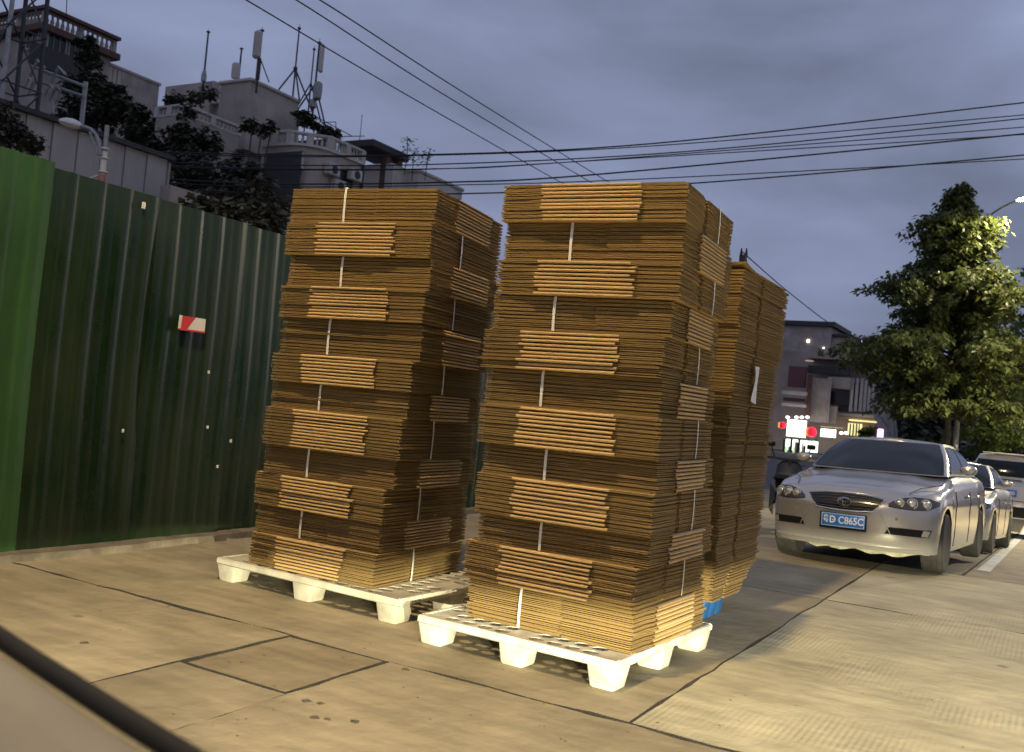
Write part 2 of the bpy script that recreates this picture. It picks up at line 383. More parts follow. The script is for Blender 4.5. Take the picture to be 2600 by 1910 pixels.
ro.build('asphalt_lane', mat('brown_asphalt', (.32, .27, .19), .8, var=.3, vscale=4, bump=.3, bscale=60), yard)
cv = MB()
cv.prism([(-3.335, 3.155), (-2.745, 3.15), (-2.75, J-.03), (-3.345, J-.03)], -.03, -.0006, 0, 1)
cvo = cv.build('utility_cover', ['cover', 'dirt']); tag(cvo, 'square concrete inspection cover let into the pavement by the pallets', 'cover')
ln = MB(); ln.grid([[(x, y, .0035+gz(y)) for x in (-.66, -.53)] for y in (11.7, 30, 38)], 0, False)
tag(ln.build('painted_line', 'paint_line'), 'white painted line beside the parked cars', kind='structure')
q = random.Random(31); cr = MB()
spots = [(780, 1780, .022), (815, 1786, .016), (800, 1822, .02), (832, 1826, .014), (900, 1832, .02), (215, 1632, .022), (1030, 1700, .02)] + [(q.uniform(150, 2500), q.uniform(1500, 1900), q.uniform(.003, .007)) for _ in range(70)]
for x_, y_, r_ in spots:
    p = at_z(x_, y_, .001)
    if p.y > 10: continue
    n_ = 9; ph = q.uniform(0, 6)
    base_ = [(p.x+r_*.8*(1+.3*math.sin(3*k+ph))*math.cos(2*math.pi*k/n_)*1.3, p.y+r_*(1+.3*math.cos(2*k+ph))*math.sin(2*math.pi*k/n_), .0005) for k in range(n_)]
    cr.add(base_+[(p.x, p.y, .0012+r_*.10)], [(k, (k+1) % n_, n_) for k in range(n_)], 0, True)
tag(cr.build('mud_crumbs', mat('mud', (.10, .082, .055), .95, var=.4, vscale=30)), 'dark crumbs of mud and grit scattered on the concrete', 'grit', kind='stuff')
# low kerb under the fence
kb = MB(); 
pr = wander((-5.70, -1.5), (-5.70, 11), 70, .025, 77)
kb.prism([(-5.98, -1.5)] + pr + [(-5.98, 11)], -.01, .05)
tag(kb.build('kerb', mat('dusty_kerb', (.15, .125, .095), .95, var=.35, vscale=5, bump=.5, bscale=18)), 'dusty low kerb along the foot of the fence', kind='structure')

# ------------------------------------------------------------------ the green fence
FX = -5.86
def fence_run(y0, n, w, m, h0, label, amp, seed):
    q = random.Random(seed)
    t = thing('corrugated_fence', label, 'fence', (FX, y0, .04))
    for i in range(n):
        a = i*w; hh = h0 + q.uniform(-.035, .035); xo = q.uniform(-.012, .012) + (.006 if i % 2 else -.006)
        prof = []
        pitch = w/4
        for k in range(4):
            for j in range(12):
                ph = j/12; s = a+(k+ph)*pitch
                e = max(0, min(1, (ph-.42)/.16)) if ph < .72 else max(0, min(1, (1.0-ph)/.2))
                prof.append((.014*e*e*(3-2*e)+.004*math.sin(2*math.pi*ph), s))
        prof.append((0, a+w+.02))
        rows = []
        for z in [0, .25, .7, 1.2, 1.7, 2.2, hh]:
            wob = .012*math.sin(z*2.3+i*1.7+seed)
            rows.append([(xo+p+wob, s, z) for p, s in prof])
        b = MB(); b.grid(rows, smooth=True)
        back = [[(p-.004, s, z) for p, s, z in r] for r in rows]
        b.grid(back, smooth=True, flip=True)
        b.build('sheet', m, t, fix=False, angle=None)
    for z in (.45, 1.25, 2.05):
        b = MB(); b.box2((-.075, 0, z), (-.03, n*w, z+.05)); b.build('rail', 'darksteel', t)
    for k in range(0, n+1, 2):
        b = MB(); b.box2((-.14, k*w-.03, -.04), (-.08, k*w+.03, 2.2)); b.build('post', 'darksteel', t)
    return t
B0 = at_x(112, 560, FX).y
fence_run(B0-4*.9, 4, .9, 'green_glow', 2.60, 'run of green corrugated sheet fence with a bright glow painted into its colour, where it meets the darker sheets', .02, 3)
fd = fence_run(B0+.004, 8, .88, 'green', 2.55, 'dark green corrugated sheet fence behind the pallets', .02, 8)
a = at_x(456, 797, FX+.08); c = at_x(518, 848, FX+.08)
sg = thing('reflector_plate', 'small plate half red half white fixed on the dark green fence', 'sign', (FX+.078, a.y, c.z+.01))
w_, h_ = c.y-a.y, a.z-c.z-.02
b = MB(); b.box2((0, 0, 0), (.006, w_, h_)); b.build('plate', 'white', sg)
b = MB(); b.add([(.0085, w_*.07, h_*.04), (.0085, w_*.30, h_*.04), (.0085, w_*.60, h_), (.0085, w_*.10, h_)], [(0, 1, 2, 3)]); b.build('red_field', 'red', sg)
b = MB(); b.box2((.008, 0, -.006), (.011, w_, .007)); b.build('red_edge', 'red', sg)
for (x, y, sc_) in ((365, 522, 1.0), (530, 945, .5), (527, 1085, .5), (586, 1120, .6), (552, 1185, .5), (312, 1094, .5)):
    p = at_x(x, y, FX+.045)
    b = MB(); b.box((0, 0, 0), (.012, .022*sc_+.008, .05*sc_), bev=.003)
    o = b.build('fence_clip', 'white'); o.location = p
    tag(o, 'pale metal clip on the green fence, %s' % {365: 'highest of them, near the top edge', 530: 'below the red and white plate', 527: 'above the pair close to the carton stack', 586: 'nearest to the carton stack', 552: 'lowest of them near the carton stack', 312: 'among the bright streaks at the lower middle'}[x], 'clip', 'pale clips on the green fence')

# ------------------------------------------------------------------ pallets
def pallet(name, label, loc, rz, L, D, m, group, H=.145):
    t = thing(name, label, 'pallet', loc, rz, group)      # origin: near corner at +x side, deck runs to -x and +y
    b = MB(); rim = .085; th = .036; zt = H; zb = H-th
    # deck with rows of oval holes between a solid rim and cross bars
    b.box2((-L, 0, zb-.006), (0, rim*.35, zt), bev=.008); b.box2((-L, D-rim*.35, zb-.006), (0, D, zt), bev=.008)
    b.box2((-L, rim*.35, zb-.006), (-L+rim*.35, D-rim*.35, zt), bev=.006); b.box2((-rim*.35, rim*.35, zb-.006), (0, D-rim*.35, zt), bev=.006)
    nx, ny = 11, 12; x0, x1, y0, y1 = -L+rim*.34, -rim*.34, rim*.34, D-rim*.34
    cw, ch = (x1-x0)/nx, (y1-y0)/ny
    solidx = {0, 5, 10}; solidy = {6}
    for i in range(nx):
        for j in range(ny):
            cx, cy = x0+(i+.5)*cw, y0+(j+.5)*ch
            sq = [(cx-cw/2, cy-ch/2), (cx, cy-ch/2), (cx+cw/2, cy-ch/2), (cx+cw/2, cy), (cx+cw/2, cy+ch/2), (cx, cy+ch/2), (cx-cw/2, cy+ch/2), (cx-cw/2, cy)]
            if (i in solidx and j in (0, 1, 10, 11, 5, 6)) or (i in solidx and False):
                b.add([(*sq[0], zt-.004), (*sq[2], zt-.004), (*sq[4], zt-.004), (*sq[6], zt-.004)], [(0, 1, 2, 3)])
                b.add([(*sq[0], zb), (*sq[2], zb), (*sq[4], zb), (*sq[6], zb)], [(3, 2, 1, 0)]); continue
            rx, ry = cw*.40, ch*.36
            hole = [(cx-rx*.75, cy-ry*.75), (cx, cy-ry), (cx+rx*.75, cy-ry*.75), (cx+rx, cy), (cx+rx*.75, cy+ry*.75), (cx, cy+ry), (cx-rx*.75, cy+ry*.75), (cx-rx, cy)]
            zt_ = zt-.004
            vs = [(*p, zt_) for p in sq] + [(*p, zt_) for p in hole] + [(*p, zb) for p in hole] + [(*p, zb) for p in sq]
            fs = []
            for k in range(8):
                k2 = (k+1) % 8
                fs += [(k, k2, 8+k2, 8+k), (8+k, 8+k2, 16+k2, 16+k), (16+k, 16+k2, 24+k2, 24+k)]
            b.add(vs, fs)
    b.build('deck', m, t, angle=30)
    for fx in (-.085, -L/2, -L+.085):
        for fy in (.085, D/2, D-.085):
            f = MB(); w0, w1 = .16 if fx != -L/2 else .155, .132
            z0, z1 = 0, zb-.005
            vs = []
            for z, w in ((z0, w1-.01), (z0+.006, w1), (z1, w0)):
                h = w/2; r = .014
                for (cx, cy) in ((h-r, h-r), (-h+r, h-r), (-h+r, -h+r), (h-r, -h+r)):
                    base = {(1, 1): 0, (-1, 1): 90, (-1, -1): 180, (1, -1): 270}[(1 if cx > 0 else -1, 1 if cy > 0 else -1)]
                    for d in (0, 45, 90):
                        an = R(base+d); vs.append((fx+cx+r*math.cos(an), fy+cy+r*math.sin(an), z))
            n = 12; fs = [tuple(range(n-1, -1, -1)), tuple(range(2*n, 3*n))]
            for l in range(2):
                for k in range(n): fs.append((l*n+k, l*n+(k+1) % n, (l+1)*n+(k+1) % n, (l+1)*n+k))
            f.add(vs, fs, 0, True); f.build('foot', m, t, angle=40)
    return t
pallet('plastic_pallet', 'bright white plastic pallet under the tall front stack', (-1.69, 4.20, 0), R(-2.5), 1.17, 1.25, 'plastic', 'plastic pallets under the carton stacks')
pallet('plastic_pallet', 'dusty cream plastic pallet under the stack beside the green fence', (-3.13, 4.45, 0), R(-3), 1.50, 1.20, 'plastic2', 'plastic pallets under the carton stacks')
pallet('plastic_pallet', 'blue plastic pallet under the ragged stack behind', (-1.90, 6.12, 0), R(0), 1.0, .46, 'blue', 'plastic pallets under the carton stacks')

# ------------------------------------------------------------------ flattened cartons
def carton_mesh(a, b, seed, fold=True, wave=.0016):
    # a along local x (folded ends at +-a/2), b along local y (plain cut ends); two plies joined by rounded folds in the middle of the x ends
    q = random.Random(seed); ph = [q.uniform(0, 6.3) for _ in range(6)]; am = q.uniform(.4, 1.0)*wave
    lo, hi = -.27+q.uniform(-.016, .016), .27+q.uniform(-.016, .016)
    rec = .011
    def wz(x, y, k): return am*(math.sin(3.1*x+ph[k])+math.sin(3.7*y+ph[k+1])) 
    m = MB()
    def seg(p0, p1, n): return [(p0[0]+(p1[0]-p0[0])*i/n, p0[1]+(p1[1]-p0[1])*i/n) for i in range(n)]
    A, Bh = a/2, b/2; y1, y2 = lo*b, hi*b
    o = []
    nick = [q.uniform(.0, .004) for _ in range(8)]
    sl = .085*a+q.uniform(-.004, .004)
    o += seg((A-rec-nick[0], -Bh), (A-rec, y1), 3) + seg((A, y1+.002), (A, y2-.002), 4) + seg((A-rec-nick[1], y2), (A-rec, Bh), 3)
    # plain end with a narrow slot near the middle
    o += seg((A-rec, Bh), (sl+.005, Bh-nick[2]*.4), 4) + [(sl+.003, Bh-.014), (sl-.003, Bh-.014)] + seg((sl-.006, Bh), (-A+rec, Bh-nick[3]), 4)
    o += seg((-A+rec, Bh), (-A+rec+nick[4], y2), 3) + seg((-A, y2-.002), (-A, y1+.002), 4) + seg((-A+rec+nick[5], y1), (-A+rec, -Bh), 3)
    o += seg((-A+rec, -Bh), (sl-.005, -Bh+nick[6]*.4), 4) + [(sl-.003, -Bh+.014), (sl+.003, -Bh+.014)] + seg((sl+.006, -Bh), (A-rec, -Bh+nick[7]), 4)
    n = len(o); t = .0050; ZP = .0078
    for z0, k in ((0, 0), (ZP, 2)):
        bz = [z0+wz(x, y, k) for x, y in o]
        vs = [(x, y, z) for (x, y), z in zip(o, bz)] + [(x, y, z+t) for (x, y), z in zip(o, bz)]
        m.add(vs, [tuple(range(n-1, -1, -1)), tuple(range(n, 2*n))], 0)
        m.add(vs, [(i, (i+1) % n, n+(i+1) % n, n+i) for i in range(n)], 1)
    if fold:
        for sx in (1, -1):
            rows = []
            for i in range(7):
                y = y1+.004+(y2-y1-.008)*i/6
                zb = wz(A*sx, y, 0); zt = ZP+t+wz(A*sx, y, 2); hh = (zt-zb)
                r = []
                for k in range(6):
                    an = -math.pi/2+math.pi*k/5
                    r.append((sx*(A-.004+.016*math.cos(an)), y, (zb+zt)/2+hh*.60*math.sin(an)))
                rows.append(r)
            m.grid(rows, 0, True, flip=(sx < 0))
    # inner flaps folded between the plies, set back from the edges, fill the slits
    xi, yi = A-.032, Bh-.026
    m.add([(-xi, -yi, -.002), (xi, -yi, -.002), (xi, yi, -.002), (-xi, yi, -.002), (-xi, -yi, PITCH), (xi, -yi, PITCH), (xi, yi, PITCH), (-xi, yi, PITCH)],
          [(0, 1, 5, 4), (1, 2, 6, 5), (2, 3, 7, 6), (3, 0, 4, 7)], 1)
    me = m.mesh('carton', ['liner', 'cut'], 50)
    return me
PITCH = .0205
CA, CB = .985, .985
cart = [carton_mesh(CA, CB, s) for s in range(10)]
ORD = ['lowest', 'second', 'third', 'fourth', 'fifth', 'sixth', 'seventh', 'eighth', 'ninth', 'tenth', 'eleventh', 'topmost']
def strap_mesh(b, h, x):
    m = MB(); w = .0075; e = .0042; B2 = b/2
    pts = []
    # rounded loop in the y-z plane
    for i in range(9): pts.append((-B2-e-.003*math.sin(math.pi*i/8), h*i/8))
    pts[-1] = (-B2-e+.004, h+.001)
    pts += [(-B2*.5, h+.002), (B2*.5, h+.002), (B2+e-.004, h+.001)]
    for i in range(8, -1, -1): pts.append((B2+e+.003*math.sin(math.pi*i/8), h*i/8))
    pts += [(B2+e-.003, -.0018), (-B2-e+.003, -.0018)]
    n = len(pts); vs = []
    for y, z in pts:
        vs += [(x-w, y, z), (x+w, y, z)]
    fs = [(2*i, 2*i+1, 2*((i+1) % n)+1, 2*((i+1) % n)) for i in range(n)]
    m.add(vs, fs, 0, False)
    # inner face a millimetre within
    vs2 = []
    for y, z in pts: vs2 += [(x-w, y*.9985, z), (x+w, y*.9985, z)]
    m.add(vs2, [f[::-1] for f in fs], 0, False)
    return m.mesh('strap', 'strap')
def bundle(corner, yaw, z0, z1, fold_front, where, k, group, strap=True, sx_=-.13, slip=0., seed=0, sc=(1, 1), ragged=.0022):
    q = random.Random(seed*131+k)
    h = z1-z0; n = max(6, round(h/PITCH)); p = h/n
    # the front long side is a flap side (folds) or a plain side
    wx, wy = (CB*sc[1], CA*sc[0]) if fold_front else (CA*sc[0], CB*sc[1])
    ca, sa = math.cos(yaw), math.sin(yaw)
    cx = corner[0] - wx/2*ca - wy/2*sa; cy = corner[1] - wx/2*sa + wy/2*ca
    top = k == 11
    lab = '%s carton bundle %s' % (ORD[k] if k in (0, 11) else ORD[k]+' from bottom,', where)
    t = thing('carton_bundle', lab, 'carton bundle', (cx, cy, z0), yaw + (R(-90) if fold_front else 0), group)
    t.rotation_euler[0] = q.gauss(0, .0035); t.rotation_euler[1] = q.gauss(0, .0035)
    for i in range(n):
        o = link('carton', cart[q.randrange(10)], t)
        big = q.random() < .12
        o.location = (q.gauss(0, ragged)+(q.uniform(-.02, .02) if big else 0)*(ragged/.0022)*.5, q.gauss(0, ragged)+(q.uniform(-.014, .014) if big else 0), i*p)
        o.rotation_euler = (0, 0, q.gauss(0, .0035) )
        o.scale = (sc[0], sc[1], p/PITCH*1.0)
    if strap:
        link('strap', strap_mesh(CB*sc[1]+.006+2*ragged, h-.001, (sx_+q.uniform(-.025, .025))*CA), t)
    return t
s2 = [(-1.695, -1.8, 0.146, 0.356), (-1.705, -1.6, .356, .56), (-1.645, 0.4, .56, .712), (-1.645, 1.0, .712, .923), (-1.636, 2.7, .923, 1.084), (-1.64, 3.3, 1.084, 1.291),
      (-1.652, 3.1, 1.291, 1.477), (-1.661, 3.0, 1.477, 1.68), (-1.632, 4.6, 1.68, 1.858), (-1.605, 3.6, 1.858, 2.039), (-1.601, 4.0, 2.039, 2.238), (-1.602, 4.2, 2.238, 2.433)]
s1 = [(-3.414, 0.5, .146, .347), (-3.402, 1.6, .347, .524), (-3.392, 2.0, .524, .728), (-3.339, 3.8, .728, .906), (-3.31, 5.2, .906, 1.137), (-3.29, 6.0, 1.137, 1.297),
      (-3.274, 6.0, 1.297, 1.474), (-3.235, 7.2, 1.474, 1.688), (-3.231, 7.0, 1.688, 1.881), (-3.214, 7.0, 1.881, 2.063), (-3.227, 7.2, 2.063, 2.264), (-3.22, 8.0, 2.264, 2.47)]
for k, (x, yw, z0, z1) in enumerate(s2):
    f = (k % 2 == 1)
    bundle((x, 4.40-(.045 if f else 0)), R(yw), z0, z1, f, 'of the tall front stack on the bright white pallet', k, 'bundles in the tall front stack', seed=2, sx_=(-.13 if not f else -.13))
for k, (x, yw, z0, z1) in enumerate(s1):
    f = (k % 2 == 0)
    st_ = lambda z: z+.040*max(0, (z-.9)/1.57)      # the upper tiers are a little fatter
    z0, z1 = st_(z0), st_(z1)
    bundle((x, 4.62-(.042 if f else 0)), R(yw), z0, z1, f, 'of the stack beside the green fence', k, 'bundles in the stack beside the green fence', seed=1, sx_=(-.13 if not f else .12), sc=(1+.004*k, 1+.003*k))
# the third stack: loose unstrapped sheets whose ends slope in towards the small blue pallet
zz = .15; q3 = random.Random(9)
for k in range(12):
    h = .178
    L_ = [.86, .99, 1.03, 1.04, 1.06, 1.08, 1.09, 1.10, 1.10, 1.11, 1.15, 1.20][k]
    x = -1.83 + .003*k + q3.uniform(-.006, .006)
    t = bundle((x, 6.02+q3.uniform(-.012, .012)), R(q3.uniform(-1.2, .2)), zz, zz+h, True, 'of the ragged stack on the blue pallet', k, 'bundles in the ragged stack on the blue pallet', strap=False, seed=3, sc=(L_, 1.0), ragged=.0045)
    if k == 0:
        for i, ch in enumerate(sorted(kids(t), key=lambda o: o.location.z)):
            ch.scale.x = .60+.035*i; ch.location.x += (.86-ch.scale.x)*CA/2 
    zz += h
# sheet of curled board on its top, its far end turned up at the corner
cs = MB()
rows_t = []
for i in range(9):
    y = 1.05*i/8; zc = .03+.06*max(0, .25-i/8)**1.5*4 + .0*i
    rows_t.append([(-.95, y, zc), (-.4, y, zc-.004), (.02, y, zc)])
for r_ in (rows_t,):
    cs.grid(r_, 0, True); cs.grid([[(x, y, z-.007) for x, y, z in r] for r in r_], 0, True, flip=True)
    for rr in (0, -1):
        cs.grid([r_[rr], [(x, y, z-.007) for x, y, z in r_[rr]]], 1, False)
    for cc in (0, -1):
        cs.grid([[r[cc] for r in r_], [(r[cc][0], r[cc][1], r[cc][2]-.007) for r in r_]], 1, False)
o = cs.build('cardboard_sheet', ['liner', 'cut']); o.location = (-1.80, 6.0, zz-.022)
tag(o, 'single curled cardboard sheet lying on top of the ragged stack', 'cardboard')
pp = at_x(1908, 975, -1.80)
pb = MB()
rows_t = []
for i in range(6):
    t_ = i/5; wv = .012*math.sin(t_*5)
    rows_t.append([(.004+.006*math.sin(t_*4+k), -.05+.10*k/3+wv-.02*t_, .115-.23*t_-(.02*k/3 if i == 5 else 0)) for k in range(4)])
pb.grid(rows_t, 0, True); pb.grid([[(x-.0015, y, z) for x, y, z in r] for r in rows_t], 0, True, flip=True)
o = pb.build('paper_label', 'paper'); o.location = (-1.772, pp.y, pp.z)
tag(o, 'crumpled white paper slip hanging on the ragged stack', 'paper')

# ------------------------------------------------------------------ door sill of the car the picture is taken from
A0 = at_z(0, 1578, .985); A1 = at_z(500, 1890, .985)
dv = (A1-A0); dv.z = 0; dv.normalize(); nin = Vector((-dv.y, dv.x, 0))
if nin.dot(Vector((0, 0, 0))-Vector((A0.x, A0.y, 0))) < 0: nin = -nin
cd = thing('car_door', 'grey beige car door sill with black rubber seal in the corner of the picture', 'car door', (A0.x, A0.y, 0))
s0, s1_ = -.7, 1.0
b = MB(); rows_t = []
for i in range(9):
    s = s0+(s1_-s0)*i/8; bow = .02*math.sin(i/8*math.pi)
    rows_t.append([dv*s+nin*(d_+bow)+Vector((0, 0, z)) for d_, z in ((.016, .975), (.03, .983), (.06, .978), (.12, .955), (.16, .90), (.17, .75), (.17, .45))])
b.grid(rows_t); b.build('trim_panel', 'trim', cd, angle=60)
b = MB(); b.tube([dv*(s0+(s1_-s0)*i/8)+nin*(.02*math.sin(i/8*math.pi)+.0)+Vector((0, 0, .982)) for i in range(9)], .0105, 10); b.build('seal', 'black', cd)
b = MB(); rows_t = []
for i in range(9):
    s = s0+(s1_-s0)*i/8; bow = .02*math.sin(i/8*math.pi)
    rows_t.append([dv*s+nin*(d_+bow)+Vector((0, 0, z)) for d_, z in ((-.004, .972), (-.02, .94), (-.05, .8), (-.06, .6), (-.05, .42))])
b.grid(rows_t); b.build('outer_panel', 'silver', cd, angle=60)

# ------------------------------------------------------------------ cars
def spow(c, e): return math.copysign(abs(c)**e, c)
class CarShape:
    # x from the nose to the tail, y across, z up
    def __init__(s, L=4.73, W=.875, sill=.21, zf=.755, zcowl=1.02, ztrunk=1.035, xc=1.30, xt=4.02, fa=.86, ra=3.71, wr=.315, cf=.62, cr=.55, xroof=(2.12, 3.28), zroof=1.425, rw=.56, bw=.765, estate=False):
        s.__dict__.update(locals())
    def ztop(s, x):
        p = [(0, s.zf), (.25, s.zf+.05), (.7, s.zf+.125), (s.xc, s.zcowl-.02), (s.xc+.6, s.zcowl), (s.xt, s.ztrunk), (s.L-.15, s.ztrunk-.01), (s.L, s.ztrunk-.04)]
        for (a, za), (b, zb) in zip(p, p[1:]):
            if x <= b:
                t = max(0, (x-a)/(b-a)); t = t*t*(3-2*t)*.4+t*.6
                return za+(zb-za)*t
        return p[-1][1]
    def xf(s, z):      # nose profile
        return .05*max(0, (.36-z)/.15)**2 + .16*max(0, (z-.60)/.2)**2*.6
    def xr(s, z):
        return s.L - .06*max(0, (.40-z)/.2)**2 - (.02 if s.estate else .05)*max(0, (z-.6)/.3)**2
    def hw(s, z):
        return s.W*(1-.025*((z-.55)/.35)**2)
    def plan(s, n=2.5):
        pts = []
        K = 22
        for i in range(K+1):
            th = (i/K)*math.pi/2; pts.append(('f', math.sin(th)**(2/n), 1-max(0, math.cos(th))**(2/n)))
        m = 64
        for i in range(1, m): pts.append(('s', i/m, 0))
        for i in range(K+1):
            th = (1-i/K)*math.pi/2; pts.append(('r', math.sin(th)**(2/n), 1-max(0, math.cos(th))**(2/n)))
        return pts
    def pos(s, p, z):
        k, a, b = p; w = s.hw(z)
        if k == 'f': return s.xf(z)+s.cf*b, w*a*(1-.02)
        if k == 'r': return s.xr(z)-s.cr*b, w*a*(1-.02)
        x0, x1 = s.xf(z)+s.cf, s.xr(z)-s.cr
        return x0+(x1-x0)*a, w*(.98+.02*math.sin(math.pi*a))
    def front(s, y, z, off=0):
        w = s.hw(z)*.98; a = min(1, abs(y)/w); n = 2.5
        b = 1-(max(0, 1-a**n))**(1/n)
        return (s.xf(z)+s.cf*b-off, y, z)
    def rear(s, y, z, off=0):
        w = s.hw(z)*.98; a = min(1, abs(y)/w); n = 2.5
        b = 1-(max(0, 1-a**n))**(1/n)
        return (s.xr(z)-s.cr*b+off, y, z)
def car_body(S, mb):
    pl_ = S.plan(); lev = 15
    cols_ = []
    for p in pl_:
        xm, ym = S.pos(p, .55)
        zb = S.sill
        if p[0] == 's' or p[2] > .3:
            for wx in (S.fa, S.ra):
                d = xm-wx; ra = S.wr+.055
                if abs(d) < ra: zb = max(zb, S.wr+math.sqrt(ra*ra-d*d))
        zt = S.ztop(xm)
        c_ = []
        for j in range(lev):
            t = j/(lev-1); z = zb+(zt-zb)*t
            x, y = S.pos(p, z)
            q = max(0, (t-.80)/.20); ins = .075*(1-math.sqrt(max(0, 1-q*q)))
            # shoulder crease
            y += .010*math.exp(-((z-.72)/.05)**2) if p[0] == 's' else 0
            nx_, ny_ = (-(1-p[1]**2), p[1]) if p[0] == 'f' else ((1-p[1]**2, p[1]) if p[0] == 'r' else (0, 1))
            c_.append((x-nx_*ins*.8, y-ny_*ins, z+ (.0 if q < 1 else 0)))
        cols_.append(c_)
    for sgn in (1, -1):
        mb.grid([[(x, sgn*y, z) for x, y, z in c_] for c_ in cols_], 0, True, flip=(sgn < 0))
        # inner lips of the wheel openings and sill
        mb.grid([[(x, sgn*y, z) for x, y, z in (c_[0], (c_[0][0], c_[0][1]-.07, c_[0][2]))] for c_ in cols_], 1, False)
    # hood, deck and trunk lid
    rows_ = []
    for c_ in cols_:
        x, y, z = c_[-1]; r = []
        for i in range(17):
            t = -1+2*i/16
            cr = .055*(1-t*t) if x < S.xt else .03*(1-t*t)
            bulge = .012*math.exp(-((abs(t)-.55)/.10)**2) if x < S.xc+.3 and y > .4 else 0
            r.append((x-(.0), y*t, z+cr*min(1, y/.5)+bulge))
        rows_.append(r)
    mb.grid(rows_, 0, True)
    # dark floor
    mb.add([(.3, -.7, .24), (S.L-.3, -.7, .24), (S.L-.3, .7, .24), (.3, .7, .24)], [(0, 1, 2, 3)], 1)
    return cols_
def cabin_pos(S, p, t):
    # p in 0..1 from windscreen centre to rear window centre along one side, t 0 belt .. 1 roof edge
    n = 3.2
    def ringpt(xa, xb, w, fr):
        if fr < .30:
            th = fr/.30*math.pi/2; return xa+ (.34)*(1-math.cos(th)**(2/n)), w*math.sin(th)**(2/n)
        if fr > .70:
            th = (1-fr)/.30*math.pi/2; return xb-(.30)*(1-math.cos(th)**(2/n)), w*math.sin(th)**(2/n)
        a = (fr-.30)/.40; return xa+.34+(xb-xa-.64)*a, w
    x0, y0 = ringpt(S.xc, S.xt+.02, S.bw, p); x1, y1 = ringpt(S.xroof[0], S.xroof[1]+.25, S.rw, p)
    z0 = S.ztop(x0)+.01; z1 = S.zroof-.055*abs((x1-2.7)/1.0)**2*.5-.02
    b = .035*math.sin(math.pi*t)
    x, y, z = x0+(x1-x0)*t, y0+(y1-y0)*t, z0+(z1-z0)*t
    k = 1-abs(1-2*p)
    return Vector((x-(b if p < .3 else (-b if p > .7 else 0))*.6, y+b*(.7 if .2 < p < .8 else .2), z+b*.3))
def cabin(S, mb):
    K = 48
    for sgn in (1, -1):
        rows_ = []
        for i in range(K+1):
            r = [cabin_pos(S, i/K, t/8) for t in range(9)]
            rows_.append([(v.x, sgn*v.y, v.z) for v in r])
        mb.grid(rows_, 0, True, flip=(sgn < 0))
    rows_ = []
    for i in range(K+1):
        v = cabin_pos(S, i/K, 1); r = []
        for k in range(13):
            t = -1+k/6; r.append((v.x, v.y*t, v.z+.035*(1-t*t)*min(1, v.y/.4)))
        rows_.append(r)
    mb.grid(rows_, 0, True)
def cabin_glass(S, p0, p1, t0, t1, sgn=1, off=.007, both=False, n=14):
    mb = MB()
    def pt(p, t, sg):
        v = cabin_pos(S, p, t); e = .002
        a = cabin_pos(S, min(1, p+e), t)-cabin_pos(S, max(0, p-e), t); b = cabin_pos(S, p, min(1, t+e))-cabin_pos(S, p, max(0, t-e))
        nn = a.cross(b)
        if nn.length < 1e-9: nn = Vector((-1 if p < .5 else 1, 0, .5))
        nn.normalize()
        cen = Vector((2.6, 0, 1.1))
        if nn.dot(v-cen) < 0: nn = -nn
        v = v+nn*off
        return (v.x, sg*v.y, v.z)
    if both:
        ps = [-(p1)+2*p1*i/(2*n) for i in range(2*n+1)] if p0 == 0 else None
        rows_ = []
        if p0 == 0:
            for q in ps: rows_.append([pt(abs(q), t0+(t1-t0)*k/6, 1 if q >= 0 else -1) for k in range(7)])
        else:
            for i in range(2*n+1):
                q = -(1-p0)+2*(1-p0)*i/(2*n); rows_.append([pt(1-abs(q), t0+(t1-t0)*k/6, 1 if q >= 0 else -1) for k in range(7)])
        mb.grid(rows_)
    else:
        mb.grid([[pt(p0+(p1-p0)*i/n, t0+(t1-t0)*k/6, sgn) for k in range(7)] for i in range(n+1)])
    return mb
def fstrip(S, top, bot, n=10, m=4, off=.006, rear=False):
    # top/bot: functions t->(y,z) on the nose (or tail)
    mb = MB(); f = S.rear if rear else S.front; rows_ = []
    for j in range(m+1):
        r = []
        for i in range(n+1):
            (ya, za), (yb, zb) = top(i/n), bot(i/n); q = j/m
            r.append(f(ya+(yb-ya)*q, za+(zb-za)*q, off))
        rows_.append(r)
    mb.grid(rows_); return mb
def lin(*pts):
    def fn(t):
        k = t*(len(pts)-1); i = min(int(k), len(pts)-2); q = k-i
        return (pts[i][0]+(pts[i+1][0]-pts[i][0])*q, pts[i][1]+(pts[i+1][1]-pts[i][1])*q)
    return fn
def ring_on(mb, c, nrm, r, tube, mi=0, n=18, sx=1.0):
    nrm = Vector(nrm).normalized(); a = nrm.cross(Vector((0, 0, 1))).normalized(); b = a.cross(nrm); c = Vector(c)
    mb.tube([c+a*(r*sx*math.cos(2*math.pi*i/n))+b*(r*math.sin(2*math.pi*i/n)) for i in range(n+1)], tube, 6, mi, cap=False)
